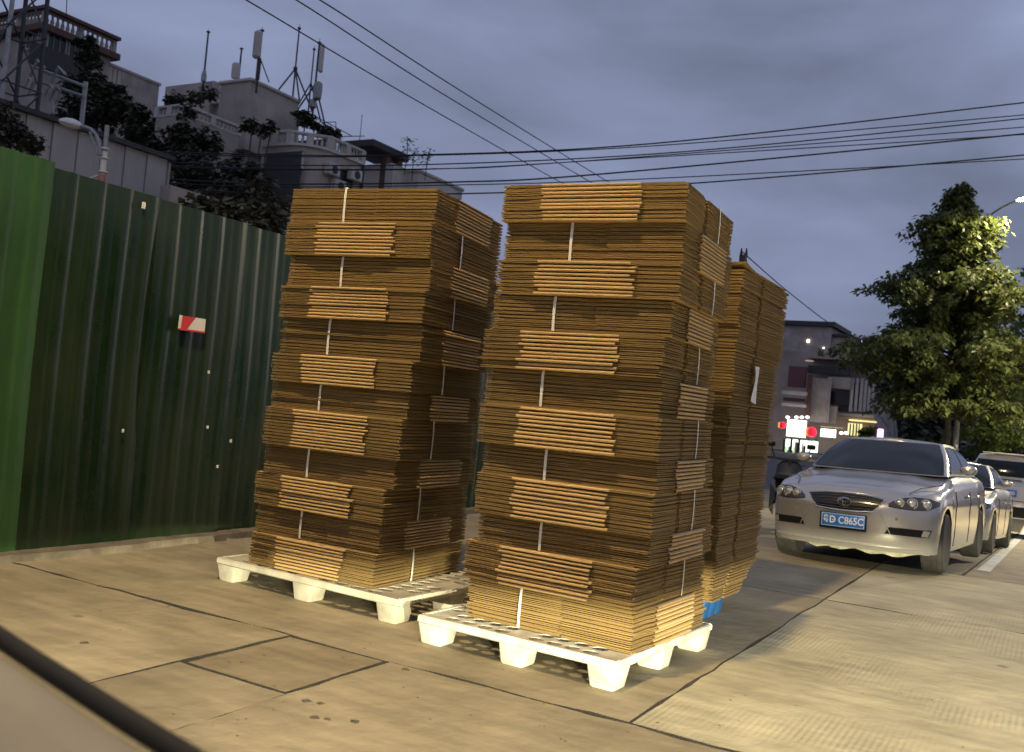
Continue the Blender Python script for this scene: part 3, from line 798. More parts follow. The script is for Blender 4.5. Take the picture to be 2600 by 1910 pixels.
def wheel(S, t, x, sgn, m='alloy'):
    b = MB(); r = S.wr
    b.lathe([(r*.66, -.10), (r*.9, -.112), (r*.97, -.10), (r, -.075), (r, -.058), (r*.985, -.056), (r*.985, -.048), (r, -.046), (r, -.004), (r*.985, -.002), (r*.985, .004), (r, .006), (r, .05), (r*.985, .052), (r*.985, .058), (r, .06), (r, .075), (r*.97, .10), (r*.9, .112), (r*.66, .10)], 28, axis='y')
    w = b.build('wheel', 'tyre', t, angle=30); w.location = (x, sgn*(S.W-.115), S.wr)
    b = MB(); b.lathe([(r*.68, -.09), (r*.68, .098), (r*.64, .104), (r*.62, .08), (r*.62, -.085)], 24, axis='y')
    b.lathe([(.001, sgn*.05), (.06, sgn*.055), (.065, sgn*.075), (.001, sgn*.085)], 12, axis='y')
    for k in range(5):
        an = 2*math.pi*k/5+.2
        b.box((math.cos(an)*r*.34, sgn*.07, math.sin(an)*r*.34), (r*.62, .03, .055), 0, Matrix.Rotation(-an, 3, 'Y'))
    b.build('rim', m, w, angle=30)
    return w
def sedan(label, loc, rz, paint='silver', plate=True, group=None):
    S = CarShape()
    t = thing('parked_car', label, 'car', loc, rz, group)
    b = MB(); car_body(S, b); b.build('body', [paint, 'black'], t, angle=45)
    b = MB(); cabin(S, b); b.build('cabin', paint, t, angle=50)
    cabin_glass(S, 0, .215, .03, .955, both=True).build('windscreen', 'glass', t)
    cabin_glass(S, .80, 1, .08, .93, both=True).build('rear_window', 'glass', t)
    for sgn in (1, -1):
        cabin_glass(S, .285, .485, .08, .90, sgn).build('side_window', 'glass', t)
        cabin_glass(S, .505, .69, .08, .90, sgn).build('side_window', 'glass', t)
    # bonnet and door seams
    for sgn in (1, -1):
        b = MB(); b.tube([(x, sgn*(S.hw(.7)-.085 if x > .6 else .56+.2*(x-.25)), S.ztop(x)+.006) for x in (.30, .45, .6, .9, 1.2, 1.35)], .004, 5); b.build('bonnet_seam', 'black', t)
        for x in (1.42, 2.52, 3.45):
            b = MB(); b.tube([(x+(.03 if z > .7 else 0), sgn*(S.pos(('s', (x-S.cf)/(S.L-S.cf-S.cr), 0), z)[1]+.001+(.010*math.exp(-((z-.72)/.05)**2))), z) for z in (.26, .4, .55, .68, .72, .76, .86)], .004, 5); b.build('door_seam', 'black', t)
        for x in (2.25, 3.2):
            b = MB(); b.box((x, sgn*(S.W+.008), .80), (.19, .028, .03), bev=.01); b.build('door_handle', paint, t)
        # mirror
        b = MB(); v = cabin_pos(S, .31, .06)
        rows_ = []
        for i in range(7):
            a_ = math.pi*i/6; rr = .068*math.sin(a_)**.6+.002
            rows_.append([(v.x+.02-.075*math.cos(a_)*(1 if i < 4 else .5), sgn*(v.y+.17+rr*1.35*math.cos(2*math.pi*k/12)), v.z+.06+rr*.85*math.sin(2*math.pi*k/12)) for k in range(13)])
        b.grid(rows_); b.box((v.x+.02, sgn*(v.y+.045), v.z+.02), (.05, .13, .03)); b.build('mirror', paint, t)
        # headlamp cluster: dark housing, three round reflectors
        tp = lin((.42*sgn, .695), (.50*sgn, .755), (.63*sgn, .780), (.76*sgn, .775), (.835*sgn, .745)); bt = lin((.42*sgn, .675), (.52*sgn, .660), (.64*sgn, .655), (.76*sgn, .662), (.835*sgn, .71))
        hl_ = fstrip(S, tp, bt, 14, 4, .006).build('headlight', 'housing', t)
        for y, r in ((.515, .042), (.625, .050), (.738, .050)):
            c = Vector(S.front(y*sgn, .716, .006)); nrm = Vector((-1, .55*sgn*(y/.8)**2, .12)).normalized()
            b = MB(); ring_on(b, c+nrm*.004, nrm, r, .006)
            a = nrm.cross(Vector((0, 0, 1))).normalized(); bb = a.cross(nrm)
            rows_ = []
            for i in range(5):
                ph = i/4*math.pi/2
                rows_.append([c+nrm*(.004+.028*math.cos(ph)*(.55 if y > .6 else .8))+a*(r*.78*math.sin(ph)*math.cos(2*math.pi*k/12))+bb*(r*.78*math.sin(ph)*math.sin(2*math.pi*k/12)) for k in range(13)])
            b.grid(rows_); b.build('reflector', 'amber' if y > .7 and False else 'lens', hl_)
        b = MB(); b.tube([S.front(*tp(i/12), .008) for i in range(13)]+[S.front(*bt(1-i/12), .008) for i in range(13)], .003, 5); b.build('lamp_rim', 'black', hl_)
        # lower air slot with pale corner lamp
        ft = lin((.44*sgn, .465), (.80*sgn, .46)); fb = lin((.40*sgn, .395), (.78*sgn, .385))
        fstrip(S, ft, fb, 10, 3, .005).build('air_slot', 'black', t)
        if sgn < 0 or plate:
            fstrip(S, lin((.735*sgn, .455), (.79*sgn, .45)), lin((.72*sgn, .395), (.775*sgn, .39)), 3, 2, .010).build('corner_lamp', 'lens', t)
        b = MB(); b.tube([S.front((.34+.11*i/6)*sgn, .62-.22*i/6, .002) for i in range(7)], .007, 5); b.build('bumper_crease', paint, t)
        b = MB(); c = Vector(S.front(.50*sgn, .55, 0)); b.tube([c, c+Vector((-.006, 0, 0))], .017, 12); b.build('sensor', paint, t)
        # tail lamp
        fstrip(S, lin((.45*sgn, .90), (.85*sgn, .88)), lin((.47*sgn, .76), (.85*sgn, .76)), 8, 3, .006, rear=True).build('tail_light', 'taillens', t)
    # grille: dark mouth, chrome surround, slats, emblem
    gt = lin((-.385, .735), (-.2, .758), (0, .765), (.2, .758), (.385, .735)); gb = lin((-.28, .600), (-.15, .588), (0, .585), (.15, .588), (.28, .600))
    gr = fstrip(S, gt, gb, 16, 5, .005).build('grille', 'blackgloss', t)
    b = MB(); loop = [S.front(*gt(i/16), .008) for i in range(17)]+[S.front(*gb(1-i/16), .008) for i in range(17)]
    b.tube(loop+[loop[0]], .0085, 6); b.build('surround', 'chrome', gr)
    for k in range(1, 6):
        q = k/6; b = MB()
        b.tube([S.front(gt(i/12)[0]*(1-q)+gb(i/12)[0]*q, gt(i/12)[1]*(1-q)+gb(i/12)[1]*q, .010) for i in range(13)], .0042, 5); b.build('slat', 'darksteel', gr)
    c = Vector(S.front(0, .672, .022)); b = MB(); nr = (-1, 0, .15)
    ring_on(b, c, nr, .045, .006, sx=1.45, n=24); ring_on(b, c+Vector((-.004, 0, .002)), nr, .038, .005, sx=.48, n=18); ring_on(b, c+Vector((-.004, 0, .017)), nr, .021, .005, sx=1.9, n=18)
    b.build('emblem', 'chrome', gr)
    # bumper foot, torn and dirty
    b = MB(); q = random.Random(4); rows_ = []
    for i in range(41):
        y = -.78+1.56*i/40; x, _, _ = S.front(y, .22, -.03)
        dz = .205-.018*math.sin(y*9)-.012*math.sin(y*23+1)-.008*q.random()-.03*math.exp(-((y+.25)/.22)**2)
        rows_.append([(x, y, .245), (x-.012, y, .225), (x+.008*q.random(), y, dz), (x+.05, y, dz+.02)])
    b.grid(rows_, smooth=False); b.build('bumper_foot', 'torn', t, angle=None)
    b = MB(); b.tube([S.front(-.74+1.48*i/24, .265, .001) for i in range(25)], .014, 6); b.build('bumper_edge', paint, t)
    if plate:
        pz, py = .478, .0
        b = MB(); b.box((0, 0, -.006), (.465, .165, .010), bev=.012); pr_ = b.build('license_plate', 'black', t)
        pr_.location = (S.front(0, pz, .022)[0], py, pz-.005); pr_.rotation_euler = (R(90), 0, R(-90))
        b = MB(); b.box((0, .006, 0), (.44, .138, .005), bev=.004); b.build('plate_board', 'plate_blue', pr_)
        b = MB()
        for a_, c_ in (((-.212, -.057), (.212, -.053)), ((-.212, .065), (.212, .069)), ((-.212, -.053), (-.208, .065)), ((.208, -.053), (.212, .065))): b.box2((*a_, .003), (*c_, .0045))
        b.build('plate_border', 'plate_white', pr_)
        tm = text_mesh('D C865C', .128, .001, .0028); tm.materials.append(M['plate_white']); o = link('lettering', tm, pr_)
        wdt = max(v.co.x for v in tm.vertices)-min(v.co.x for v in tm.vertices); o.location = (.036, .006, .0035); o.scale = (.335/wdt, .78, 1)
        try:
            tm2 = text_mesh('\u7ca4', .10, .001, .0015)
            if len(tm2.vertices) < 40: raise ValueError
            ox = [v.co.x for v in tm2.vertices]; 
            tm2.materials.append(M['plate_white']); o = link('province_sign', tm2, pr_); sc_ = .05/(max(ox)-min(ox)); o.scale = (sc_, .85, 1); o.location = (-.168, .006, .0035)
        except ValueError:
            b = MB()
            for s_ in (((-.02, -.03), (.02, -.026)), ((-.02, .02), (.02, .024)), ((-.022, -.03), (-.018, .024)), ((.018, -.03), (.022, .024)), ((-.002, -.02), (.002, .045)), ((-.014, -.003), (.014, .001)), ((-.012, -.05), (.012, -.046))): b.box2((*s_[0], .002), (*s_[1], .004))
            o = b.build('province_sign', 'plate_white', pr_); o.location = (-.168, .008, .002)
        b = MB(); b.box((-.098, .006, .0045), (.012, .014, .002)); b.build('plate_dot', 'plate_white', pr_)
    for x in (S.fa, S.ra):
        for sgn in (1, -1): wheel(S, t, x, sgn)
    return t
SC = .935
slope = math.atan(.05)
car1 = sedan('silver sedan with blue plate parked facing the carton stacks', (-1.72, 9.70, .012), R(90-3.0), group='parked saloon cars in a row')
car1.scale = (SC, SC, SC); car1.rotation_euler = (R(-1.2), R(1.6), R(90-3.0))
c2 = copy_tree(car1, skip=('license_plate',)); c2.location = (-1.55, 15.0, gz(15)+.01); c2.rotation_euler = (0, slope, R(87.5)); c2['label'] = 'silver sedan mostly hidden behind the first silver sedan'
# the car waiting behind the lens, whose dipped beams rake the foot of the stacks
c4 = copy_tree(car1, skip=('license_plate',)); c4.location = (3.4, -2.2, 0); c4.rotation_euler = (0, 0, R(-90+16)); c4['label'] = 'silver car waiting in the traffic lane with its headlamps on, out of the picture'
if 'group' in c4: del c4['group']
for sgn in (1, -1):
    l = bpy.data.lights.new('headlamp_light', 'SPOT'); l.energy = BEAM_W; l.color = (1, .93, .62); l.spot_size = R(46); l.spot_blend = .07; l.shadow_soft_size = .02
    lo = bpy.data.objects.new('headlamp_light', l); col.objects.link(lo); lo.parent = c4
    lo.location = (.02, .60*sgn, .64); lo.scale = (4.4, 1, 1)
    # aim along -x of the car (forwards), tipped down so that the upper edge of the beam sits just under level
    dirv = Vector((-1, 0, -math.tan(R(23.9)))); lo.rotation_euler = dirv.to_track_quat('-Z', 'Y').to_euler()

def suv(label, loc, rz):
    S = CarShape(L=4.4, W=.88, zf=.82, zcowl=1.02, ztrunk=1.03, xc=1.15, xt=4.24, wr=.345, ra=3.42, xroof=(1.95, 3.92), zroof=1.66, rw=.60, bw=.77, cr=.40, estate=True)
    t = thing('parked_car', label, 'car', loc, rz)
    b = MB(); car_body(S, b); b.build('body', ['whitecar', 'black'], t, angle=45)
    b = MB(); cabin(S, b); b.build('cabin', 'whitecar', t, angle=50)
    cabin_glass(S, 0, .21, .06, .93, both=True).build('windscreen', 'glass', t)
    cabin_glass(S, .79, 1, .16, .80, both=True).build('rear_window', 'glass', t)
    for sgn in (1, -1):
        cabin_glass(S, .29, .485, .08, .88, sgn).build('side_window', 'glass', t)
        cabin_glass(S, .505, .69, .08, .88, sgn).build('side_window', 'glass', t)
        fstrip(S, lin((.60*sgn, .98), (.85*sgn, .98)), lin((.62*sgn, .80), (.85*sgn, .80)), 8, 3, .006, rear=True).build('tail_light', 'taillens', t)
        b = MB(); b.box((1.45, sgn*.98, 1.10), (.10, .2, .15), bev=.03); b.build('mirror', 'whitecar', t)
    fstrip(S, lin((-.80, .47), (.80, .47)), lin((-.78, .23), (.78, .23)), 16, 3, .012, rear=True).build('bumper_foot', 'black', t)
    fstrip(S, lin((-.74, .60), (.74, .60)), lin((-.74, .585), (.74, .585)), 16, 2, .004, rear=True).build('bumper_seam', 'black', t)
    x = S.rear(0, .86, .01)[0]
    b = MB(); b.box((x, 0, .945), (.02, .12, .06), bev=.01); b.build('badge', 'darksteel', t)
    b = MB(); b.box((S.xt+.03, 0, 1.055), (.03, .62, .02), bev=.006); b.build('wiper', 'black', t)
    b = MB(); b.box((S.xroof[1]+.24, 0, 1.63), (.22, 1.05, .03), bev=.012); b.build('roof_spoiler', 'whitecar', t)
    b = MB(); b.box((0, 0, 0), (.46, .15, .012), bev=.004); pr_ = b.build('license_plate', 'plate_blue', t); pr_.location = (S.rear(0, .76, .012)[0], 0, .76); pr_.rotation_euler = (R(90), 0, R(90))
    tm = text_mesh('800', .15, .001, .004); tm.materials.append(M['plate_white']); o = link('lettering', tm, pr_); o.location = (.10, 0, .0075); o.scale = (.85, .72, 1)
    for x in (S.fa, S.ra):
        for sgn in (1, -1): wheel(S, t, x, sgn)
    return t
sp_ = P(2552, 1250, 21.6)
sv = suv('white hatchback seen from behind, its plate ending in 800', (sp_.x, sp_.y+4.4, gz(sp_.y)+.01), R(-90)); sv.scale = (1, 1, 1); sv.rotation_euler = (0, -slope, R(-90))

# scooter standing beyond the sedan's far wing
sc0 = P(1998, 1205, 13.5); st = thing('scooter', 'dark scooter half hidden between the ragged stack and the silver sedan', 'scooter', (sc0.x, sc0.y, gz(sc0.y)), R(100))
for x in (-.62, .62):
    b = MB(); b.lathe([(.12, -.04), (.22, -.05), (.25, -.03), (.25, .03), (.22, .05), (.12, .04)], 18, origin=(x, 0, .25), axis='y'); b.build('wheel', 'tyre', st)
b = MB(); b.grid([[(x, y*w_, z) for y, z in ((-1, zb), (-1, zt*.9+.1*zb), (-.6, zt), (.6, zt), (1, zt*.9+.1*zb), (1, zb))] for x, w_, zb, zt in ((-.85, .08, .5, .62), (-.6, .17, .36, .74), (-.2, .18, .3, .74), (.05, .16, .22, .40), (.3, .16, .22, .36), (.42, .20, .25, .75), (.52, .17, .35, .98), (.60, .08, .45, .95))]); b.build('body', 'blackgloss', st)
b = MB(); b.box((-.35, 0, .78), (.68, .27, .09), bev=.04); b.build('seat', 'black', st)
b = MB(); b.tube([(.44, -.32, 1.02), (.50, 0, 1.0), (.44, .32, 1.02)], .02, 6); b.tube([(.62, 0, .25), (.50, 0, 1.0)], .025, 6); b.build('handlebar', 'darksteel', st)
b = MB(); b.lathe([(.02, 0), (.07, .01), (.08, .04), (.05, .07)], 12, origin=(.585, 0, .86), axis='x'); b.build('headlight', 'lens', st)
for sg_ in (1, -1):
    b = MB(); b.tube([(.45, .22*sg_, 1.02), (.44, .27*sg_, 1.18)], .008, 5); b.box((.44, .28*sg_, 1.21), (.03, .12, .07), bev=.012); b.build('mirror', 'black', st)

# ------------------------------------------------------------------ street lamps
def cobra_head(mb_body, mb_lens, p, d, L=.62):
    # p: rear end of the head, d: pointing direction; lens hangs underneath
    d = d.normalized(); side = d.cross(Vector((0, 0, 1))).normalized(); upv = side.cross(d)
    for mb_, lo in ((mb_body, False), (mb_lens, True)):
        rows_ = []
        for i in range(11):
            t = i/10; w = .13*math.sin(math.pi*min(1, t*.92+.06))**.55*(0.55+.45*t); hgt = .09*math.sin(math.pi*min(1, t*.92+.06))**.6
            if lo: w *= .86; hgt *= .85
            r = []
            for k in range(9):
                an = math.pi*k/8 + (math.pi if lo else 0)
                r.append(p+d*(L*t)+side*(w*math.cos(an))+upv*(hgt*math.sin(an)-(.004 if lo else 0)))
            rows_.append(r)
        mb_.grid(rows_)
def street_lamp(name, label, base, hgt, head_dir, reach, lit, power=0, col_=(1, .78, .42), rise=.9, wide=True, rpole=.075):
    t = thing(name, label, 'street lamp', base)
    b = MB(); b.tube([(0, 0, 0), (0, 0, hgt)], [rpole, rpole*.6], 12); b.lathe([(rpole*1.9, 0), (rpole*1.9, .03), (rpole*1.4, .06), (rpole*1.35, .5), (rpole, .6)], 12); b.build('pole', 'steel', t)
    hd = Vector(head_dir).normalized()
    pts = [Vector((0, 0, hgt-.05)) + hd*(reach*(1-math.cos(a))) + Vector((0, 0, rise*math.sin(a))) for a in [R(x) for x in range(0, 91, 10)]]
    b = MB(); b.tube(pts, .035, 8); b.build('arm', 'steel', t)
    hb, lb = MB(), MB(); cobra_head(hb, lb, pts[-1]-hd*.05+Vector((0, 0, .01)), hd)
    hb.build('head', 'white', t, angle=None); lb.build('lamp_glass', 'e_lamp' if lit else 'glasslamp', t, angle=None)
    if lit:
        l = bpy.data.lights.new('lamp_light', 'SPOT'); l.energy = power; l.color = col_; l.spot_size = R(165); l.spot_blend = .5; l.shadow_soft_size = .16
        lo = bpy.data.objects.new('lamp_light', l); col.objects.link(lo); lo.parent = t
        lo.location = pts[-1]+hd*.3+Vector((0, 0, -.22))
    return t
street_lamp('street_lamp', 'lit street lamp rising above the pallets, out of the picture', (-5.1, .4, 0), 8.1, (1, .25, 0), 2.6, True, LAMP_W, (1, .735, .34), rise=.5)
pl = P(2425, 1150, 35.8); hl = P(2600, 500, 33.0)
street_lamp('street_lamp', 'pale lit street lamp curving out over the street behind the tall pointed tree', (pl.x, pl.y, gz(pl.y)), hl.z-1.15-gz(pl.y), (hl.x-pl.x, hl.y-pl.y, 0), (Vector((hl.x, hl.y, 0))-Vector((pl.x, pl.y, 0))).length-.35, True, FAR_LAMP_W, (1, .84, .50), rise=1.15, rpole=.11)
street_lamp('street_lamp', 'added street lamp across the road that brightens the street trees, out of the picture', (8.0, 31, gz(31)), 8.8, (-1, -.1, 0), 2.4, True, FILL_LAMP_W, (1, .86, .52), rise=.5)

# ------------------------------------------------------------------ foliage
def leaf_cloud(mb, centers, q, size=(.22, .08), droop=.5, mi=(0, 0, 1)):
    for c, r, n in centers:
        for _ in range(n):
            d = Vector((q.gauss(0, 1), q.gauss(0, 1), q.gauss(0, 1))).normalized()*r*q.random()**.4
            p = c+d; a = q.uniform(0, 6.28)
            t = Vector((math.cos(a), math.sin(a), -droop*q.uniform(.2, 2))).normalized()
            s = t.cross(Vector((q.gauss(0, .4), q.gauss(0, .4), 1))).normalized()
            L_, w = size[0]*q.uniform(.6, 1.3), size[1]*q.uniform(.7, 1.3)
            up_ = s.cross(t)*w*.25
            mb.add([p, p+t*L_*.45+s*w+up_, p+t*L_, p+t*L_*.45-s*w+up_], [(0, 1, 2), (0, 2, 3)], q.choice(mi))
def cone_tree(name, label, base, H, rad, h0, seed, n=190, leaf=('leafd', 'leaf'), lean=0.0, tr=.14):
    q = random.Random(seed); t = thing(name, label, 'tree', base)
    b = MB(); pts = [(lean*i/8+q.gauss(0, .03), q.gauss(0, .03), H*.96*i/8) for i in range(9)]
    b.tube(pts, [tr*(1-i/9.5) for i in range(9)], 9); b.build('trunk', 'bark', t)
    bb, lb = MB(), MB(); cl = []
    for k in range(n):
        f = (k+q.random())/n; z = h0+(H-h0)*f
        r = rad*(1-f)**.78*(.72+.28*math.sin(f*23+seed))*q.uniform(.75, 1.1)+.18
        if f < .14: r *= .62+2.7*f
        a = k*2.399+q.gauss(0, .3)
        p0 = Vector((lean*z/H, 0, z-.1)); e = p0+Vector((math.cos(a)*r, math.sin(a)*r, .16*r-.22*r*(1-f)+q.gauss(0, .1)))
        mid = (p0+e)/2+Vector((0, 0, .12*r))
        if k % 2 == 0: bb.tube([p0, mid, e], [.03*(1-f)+.008, .018*(1-f)+.006, .004], 5)
        m_ = max(3, int(r*4.2))
        for i in range(m_):
            s = (i+.6)/m_; s = .18+.82*s; pt = p0*(1-s)**2+mid*2*s*(1-s)+e*s*s
            cl.append((pt+Vector((q.gauss(0, .07), q.gauss(0, .07), q.gauss(0, .06)-.06)), .20, q.randint(9, 15)))
    leaf_cloud(lb, cl, q, (.24, .062), .75)
    bb.build('limbs', 'bark', t); lb.build('crown', list(leaf), t, fix=False, angle=None)
    return t
def bush(name, label, cat, blobs, seed, size=(.3, .1), leaf=('leafd', 'leafd'), trunk=None, base=None, dens=60):
    q = random.Random(seed); base = base or Vector((blobs[0][0].x, blobs[0][0].y, 0))
    t = thing(name, label, cat, base); lb = MB(); cl = []
    for c, r in blobs:
        c = c-base
        for _ in range(int(10*max(1, r))):
            d = Vector((q.gauss(0, 1), q.gauss(0, 1), q.gauss(0, .8))).normalized()*r*q.random()**.45
            cl.append((c+d, .28*r+.1, int(dens*.5)))
    leaf_cloud(lb, cl, q, size, .4)
    lb.build('crown', list(leaf), t, fix=False, angle=None)
    b = MB()
    for c, r in blobs[:3]:
        c = c-base; b.tube([(0, 0, 0), (c.x*.4, c.y*.4, c.z*.55), tuple(c)], [.12, .08, .03], 6)
    b.build('trunk', 'bark', t)
    return t
# ------------------------------------------------------------------ houses on the far side of the fence
def balustrade(t, p0, p1, h, mi='stone', r=.075, pitch=.30, posts=None):
    # p0, p1: world points at floor level, relative to parent t
    o = t.location; a, b_ = Vector(p0)-o, Vector(p1)-o; L_ = (b_-a).length; d = (b_-a)/L_
    ang = math.atan2(d.y, d.x); M3 = Matrix.Rotation(ang, 3, 'Z')
    mid = (a+b_)/2
    br = MB(); br.box(mid+Vector((0, 0, h-.07)), (L_+.2, .26, .14), 0, M3, bev=.03); br.box(mid+Vector((0, 0, .05)), (L_+.16, .24, .10), 0, M3)
    n = max(2, int(L_/3.0))
    for i in range(n+1): br.box(a+d*(L_*i/n)+Vector((0, 0, h/2-.02)), (.32, .27, h-.06), 0, M3)
    br.build('handrail', mi, t)
    bl = MB(); k = int(L_/pitch)
    for i in range(k):
        p = a+d*((i+.5)*pitch)
        bl.lathe([(r*.8, .10), (r*1.1, .2), (r*1.25, .3), (r*.6, h*.62), (r*.9, h-.14)], 6, origin=p)
    o_ = bl.build('balusters', mi, t); o_['kind'] = 'stuff'
def wall_block(t, x0, x1, y0, y1, z0, z1, m, name='wall', edge=None, proud=.18, eh=.3):
    o = t.location; b = MB(); b.box2((x0-o.x, y0-o.y, z0), (x1-o.x, y1-o.y, z1)); b.build(name, m, t)
    if edge:
        b = MB(); b.box2((x0-proud-o.x, y0-proud-o.y, z1+.002), (x1+proud-o.x, y1+proud-o.y, z1+eh), bev=.04); b.build('cornice', edge, t)
def window(t, face, c, w, h, frame='stone', bars=0):
    o = t.location; c = Vector(c)-o
    f = MB()
    if face == 'x':    # on a +x wall
        for (dy, dz, sy, sz) in ((0, h/2, w+.2, .1), (0, -h/2, w+.26, .12), (-w/2, 0, .1, h), (w/2, 0, .1, h)): f.box(c+Vector((.05, dy, dz)), (.14, sy, sz))
        for i in range(bars): f.box(c+Vector((.06, -w/2+w*(i+1)/(bars+1), 0)), (.05, .05, h))
    else:
        for (dx, dz, sx, sz) in ((0, h/2, w+.2, .1), (0, -h/2, w+.26, .12), (-w/2, 0, .1, h), (w/2, 0, .1, h)): f.box(c+Vector((dx, -.05, dz)), (sx, .14, sz))
        for i in range(bars): f.box(c+Vector((-w/2+w*(i+1)/(bars+1), -.06, 0)), (.05, .05, h))
    fo = f.build('window', frame, t)
    g_ = MB(); g_.box(c, (.05, w, h) if face == 'x' else (w, .05, h)); g_.build('pane', 'window', fo)

# house A: tall house at the upper edge, balustraded roof terrace
ca_ = P(117, 30, 70); xA, yA = ca_.x, ca_.y; zr = ca_.z
e1 = at_x(285, 114, xA).y; e2 = at_x(405, 218, xA).y
hA = thing('terraced_house', 'tall dim house with balustraded roof terrace at the upper corner behind the lattice mast', 'house', (xA, yA, 0))
zf1 = at_x(120, 62, xA).z
wall_block(hA, xA-16, xA, yA, e1, 0, zf1-.6, 'wallA', edge='roofedge', proud=.5, eh=.5)
balustrade(hA, (xA+.2, yA-.2, zf1-.1), (xA+.2, e1, zf1-.1), zr-zf1+.1, 'wallB', r=.12, pitch=.42); balustrade(hA, (xA-15, yA-.2, zf1-.1), (xA+.2, yA-.2, zf1-.1), zr-zf1+.1, 'wallB', r=.12, pitch=.42)
b = MB(); b.box2((-.25, -.6, zr-.02), (.75, e1-yA+.2, zr+.22)); b.box2((-16, -.7, zr-.015), (-.26, .25, zr+.215)); b.build('coping', 'roofedge', hA)
for px, py in ((143, 110), (196, 133)):
    p = at_x(px, py, xA); window(hA, 'x', p, 1.5, 1.5, 'wallB', 2)
p = at_y(78, 100, yA); window(hA, 'y', p, 2.0, 1.5, 'wallB', 2)
p = at_x(170, 170, xA); b = MB(); b.box(p-hA.location+Vector((.15, -.6, 0)), (.2, 5.0, 1.6)); b.build('dark_shutter', 'dark_metal', hA)
z2 = at_x(405, 218, xA).z; z2a = at_x(285, 150, xA).z
wall_block(hA, xA-12, xA, e1+.004, e2, 0, z2-1.6, 'wallA', name='lower_wing')
b = MB(); yb = at_x(312, 170, xA).y; b.box2((-.3, yb-yA, z2-1.6), (-.02, e2-yA, z2)); b.box2((-.35, e1-yA+.01, z2), (.08, e2-yA+.1, z2+.2)); b.build('parapet', 'wallA', hA)
balustrade(hA, (xA-.15, e1+.1, z2-1.6), (xA-.15, yb-.2, z2-1.6), 1.6, 'wallB', r=.11, pitch=.45)

# house B: stepped villa with balconies, roof room and masts
hB_c = P(638, 198, 50)
hB = thing('terraced_house', 'stepped grey villa with curved balconies and antenna masts on its roof', 'house', (hB_c.x, hB_c.y, 0))
def seg_block(px, d, left_px, right_px, zlow, m, nm, edge=None, zt=None, proud=.18, eh=.3):
    c = P(*px, d); xl = at_y(left_px[0], left_px[1], c.y).x; yr = at_x(right_px[0], right_px[1], c.x).y
    wall_block(hB, xl, c.x, c.y, yr, zlow, c.z-(eh if edge else 0), m, nm, edge, proud, eh); return c, xl, yr
tw = seg_block((638, 198), 50, (562, 202), (757, 268), 13.2, 'wallB', 'roof_room', 'wallC', eh=.18, proud=.12)
lo = seg_block((632, 252), 50.6, (520, 258), (760, 308), 0, 'wallB', 'upper_floor', 'wallC', eh=.18, proud=.30)
p = at_x(588, 305, lo[0].x); 
window(hB, 'y', at_y(596, 305, lo[0].y), .9, .9, 'wallC', 1)
window(hB, 'x', at_x(665, 318, lo[0].x), 1.1, 1.0, 'wallC', 1)
lft = seg_block((538, 206), 51.5, (420, 226), (560, 216), 0, 'wallB', 'side_block')
ba = P(466, 292, 46); xl = at_y(396, 302, ba.y).x; yr = at_x(604, 362, ba.x).y
wall_block(hB, xl, ba.x, ba.y, yr, 0, ba.z, 'wallB', 'terrace_wall')
balustrade(hB, (xl, ba.y+.1, ba.z), (ba.x-.1, ba.y+.1, ba.z), P(466, 262, 46).z-ba.z, 'stone', r=.065, pitch=.26); balustrade(hB, (ba.x-.1, ba.y+.1, ba.z), (ba.x-.1, yr, ba.z), P(466, 262, 46).z-ba.z, 'stone', r=.065, pitch=.26)
bb_ = P(790, 366, 46.5); xl2 = at_y(668, 362, bb_.y).x; yr2 = at_x(921, 420, bb_.x).y; hb = P(790, 330, 46.5).z-bb_.z
# the bay has a rounded corner: prism of plan points
o = hB.location
arc = [(bb_.x-1.6+1.6*math.cos(a_), bb_.y+1.6-1.6*math.sin(a_)) for a_ in [R(x) for x in range(0, 91, 15)]]
poly = [(x-o.x, y-o.y) for x, y in [(bb_.x, yr2)] + arc + [(xl2, bb_.y), (xl2, yr2)]]
b = MB(); b.prism(poly[::-1], 0, bb_.z); b.build('bay_wall', 'wallB', hB)
poly2 = [(x+.12 if i < 7 else x, y-(.12 if 2 < i < 9 else 0)) for i, (x, y) in enumerate(poly)]
b = MB(); b.prism(poly2[::-1], bb_.z+.002, bb_.z+.12); b.build('balcony_ledge', 'wallC', hB)
balustrade(hB, (xl2, bb_.y+.1, bb_.z+.12), (bb_.x-1.5, bb_.y+.1, bb_.z+.12), hb, 'stone', r=.06, pitch=.24); balustrade(hB, (bb_.x-.1, bb_.y+1.5, bb_.z+.12), (bb_.x-.1, yr2, bb_.z+.12), hb, 'stone', r=.06, pitch=.24)
balustrade(hB, (bb_.x-1.5, bb_.y+.1, bb_.z+.12), (bb_.x-.1, bb_.y+1.5, bb_.z+.12), hb, 'stone', r=.06, pitch=.24)
window(hB, 'x', at_x(868, 462, bb_.x), 1.6, 1.3, 'wallB', 0)
p = at_y(720, 430, bb_.y); 
b = MB(); b.box(Vector((p.x, bb_.y-.10, p.z-.4))-o, (2.4, .12, 2.4)); b.build('shutter', 'dark_metal', hB)
window(hB, 'y', at_y(760, 408, bb_.y), .5, .9, 'wallB', 0)
for px, py in ((835, 432), (892, 446), (850, 474)):
    p = at_x(px, py, bb_.x)-hB.location; b = MB(); b.box(p+Vector((.22, 0, 0)), (.36, .85, .6), bev=.04); ac = b.build('air_conditioner', 'wallC', hB)
    b = MB(); b.lathe([(.22, .405), (.22, .415), (.02, .42)], 14, origin=p, axis='x'); b.build('fan_grille', 'dark_metal', ac)
p = at_x(917, 440, bb_.x)-hB.location; b = MB(); b.tube([(p.x+.10, p.y, 0), (p.x+.10, p.y, bb_.z)], .09, 8); b.build('drain_pipe', 'dark_metal', hB)
dk = P(838, 352, 50); b = MB()
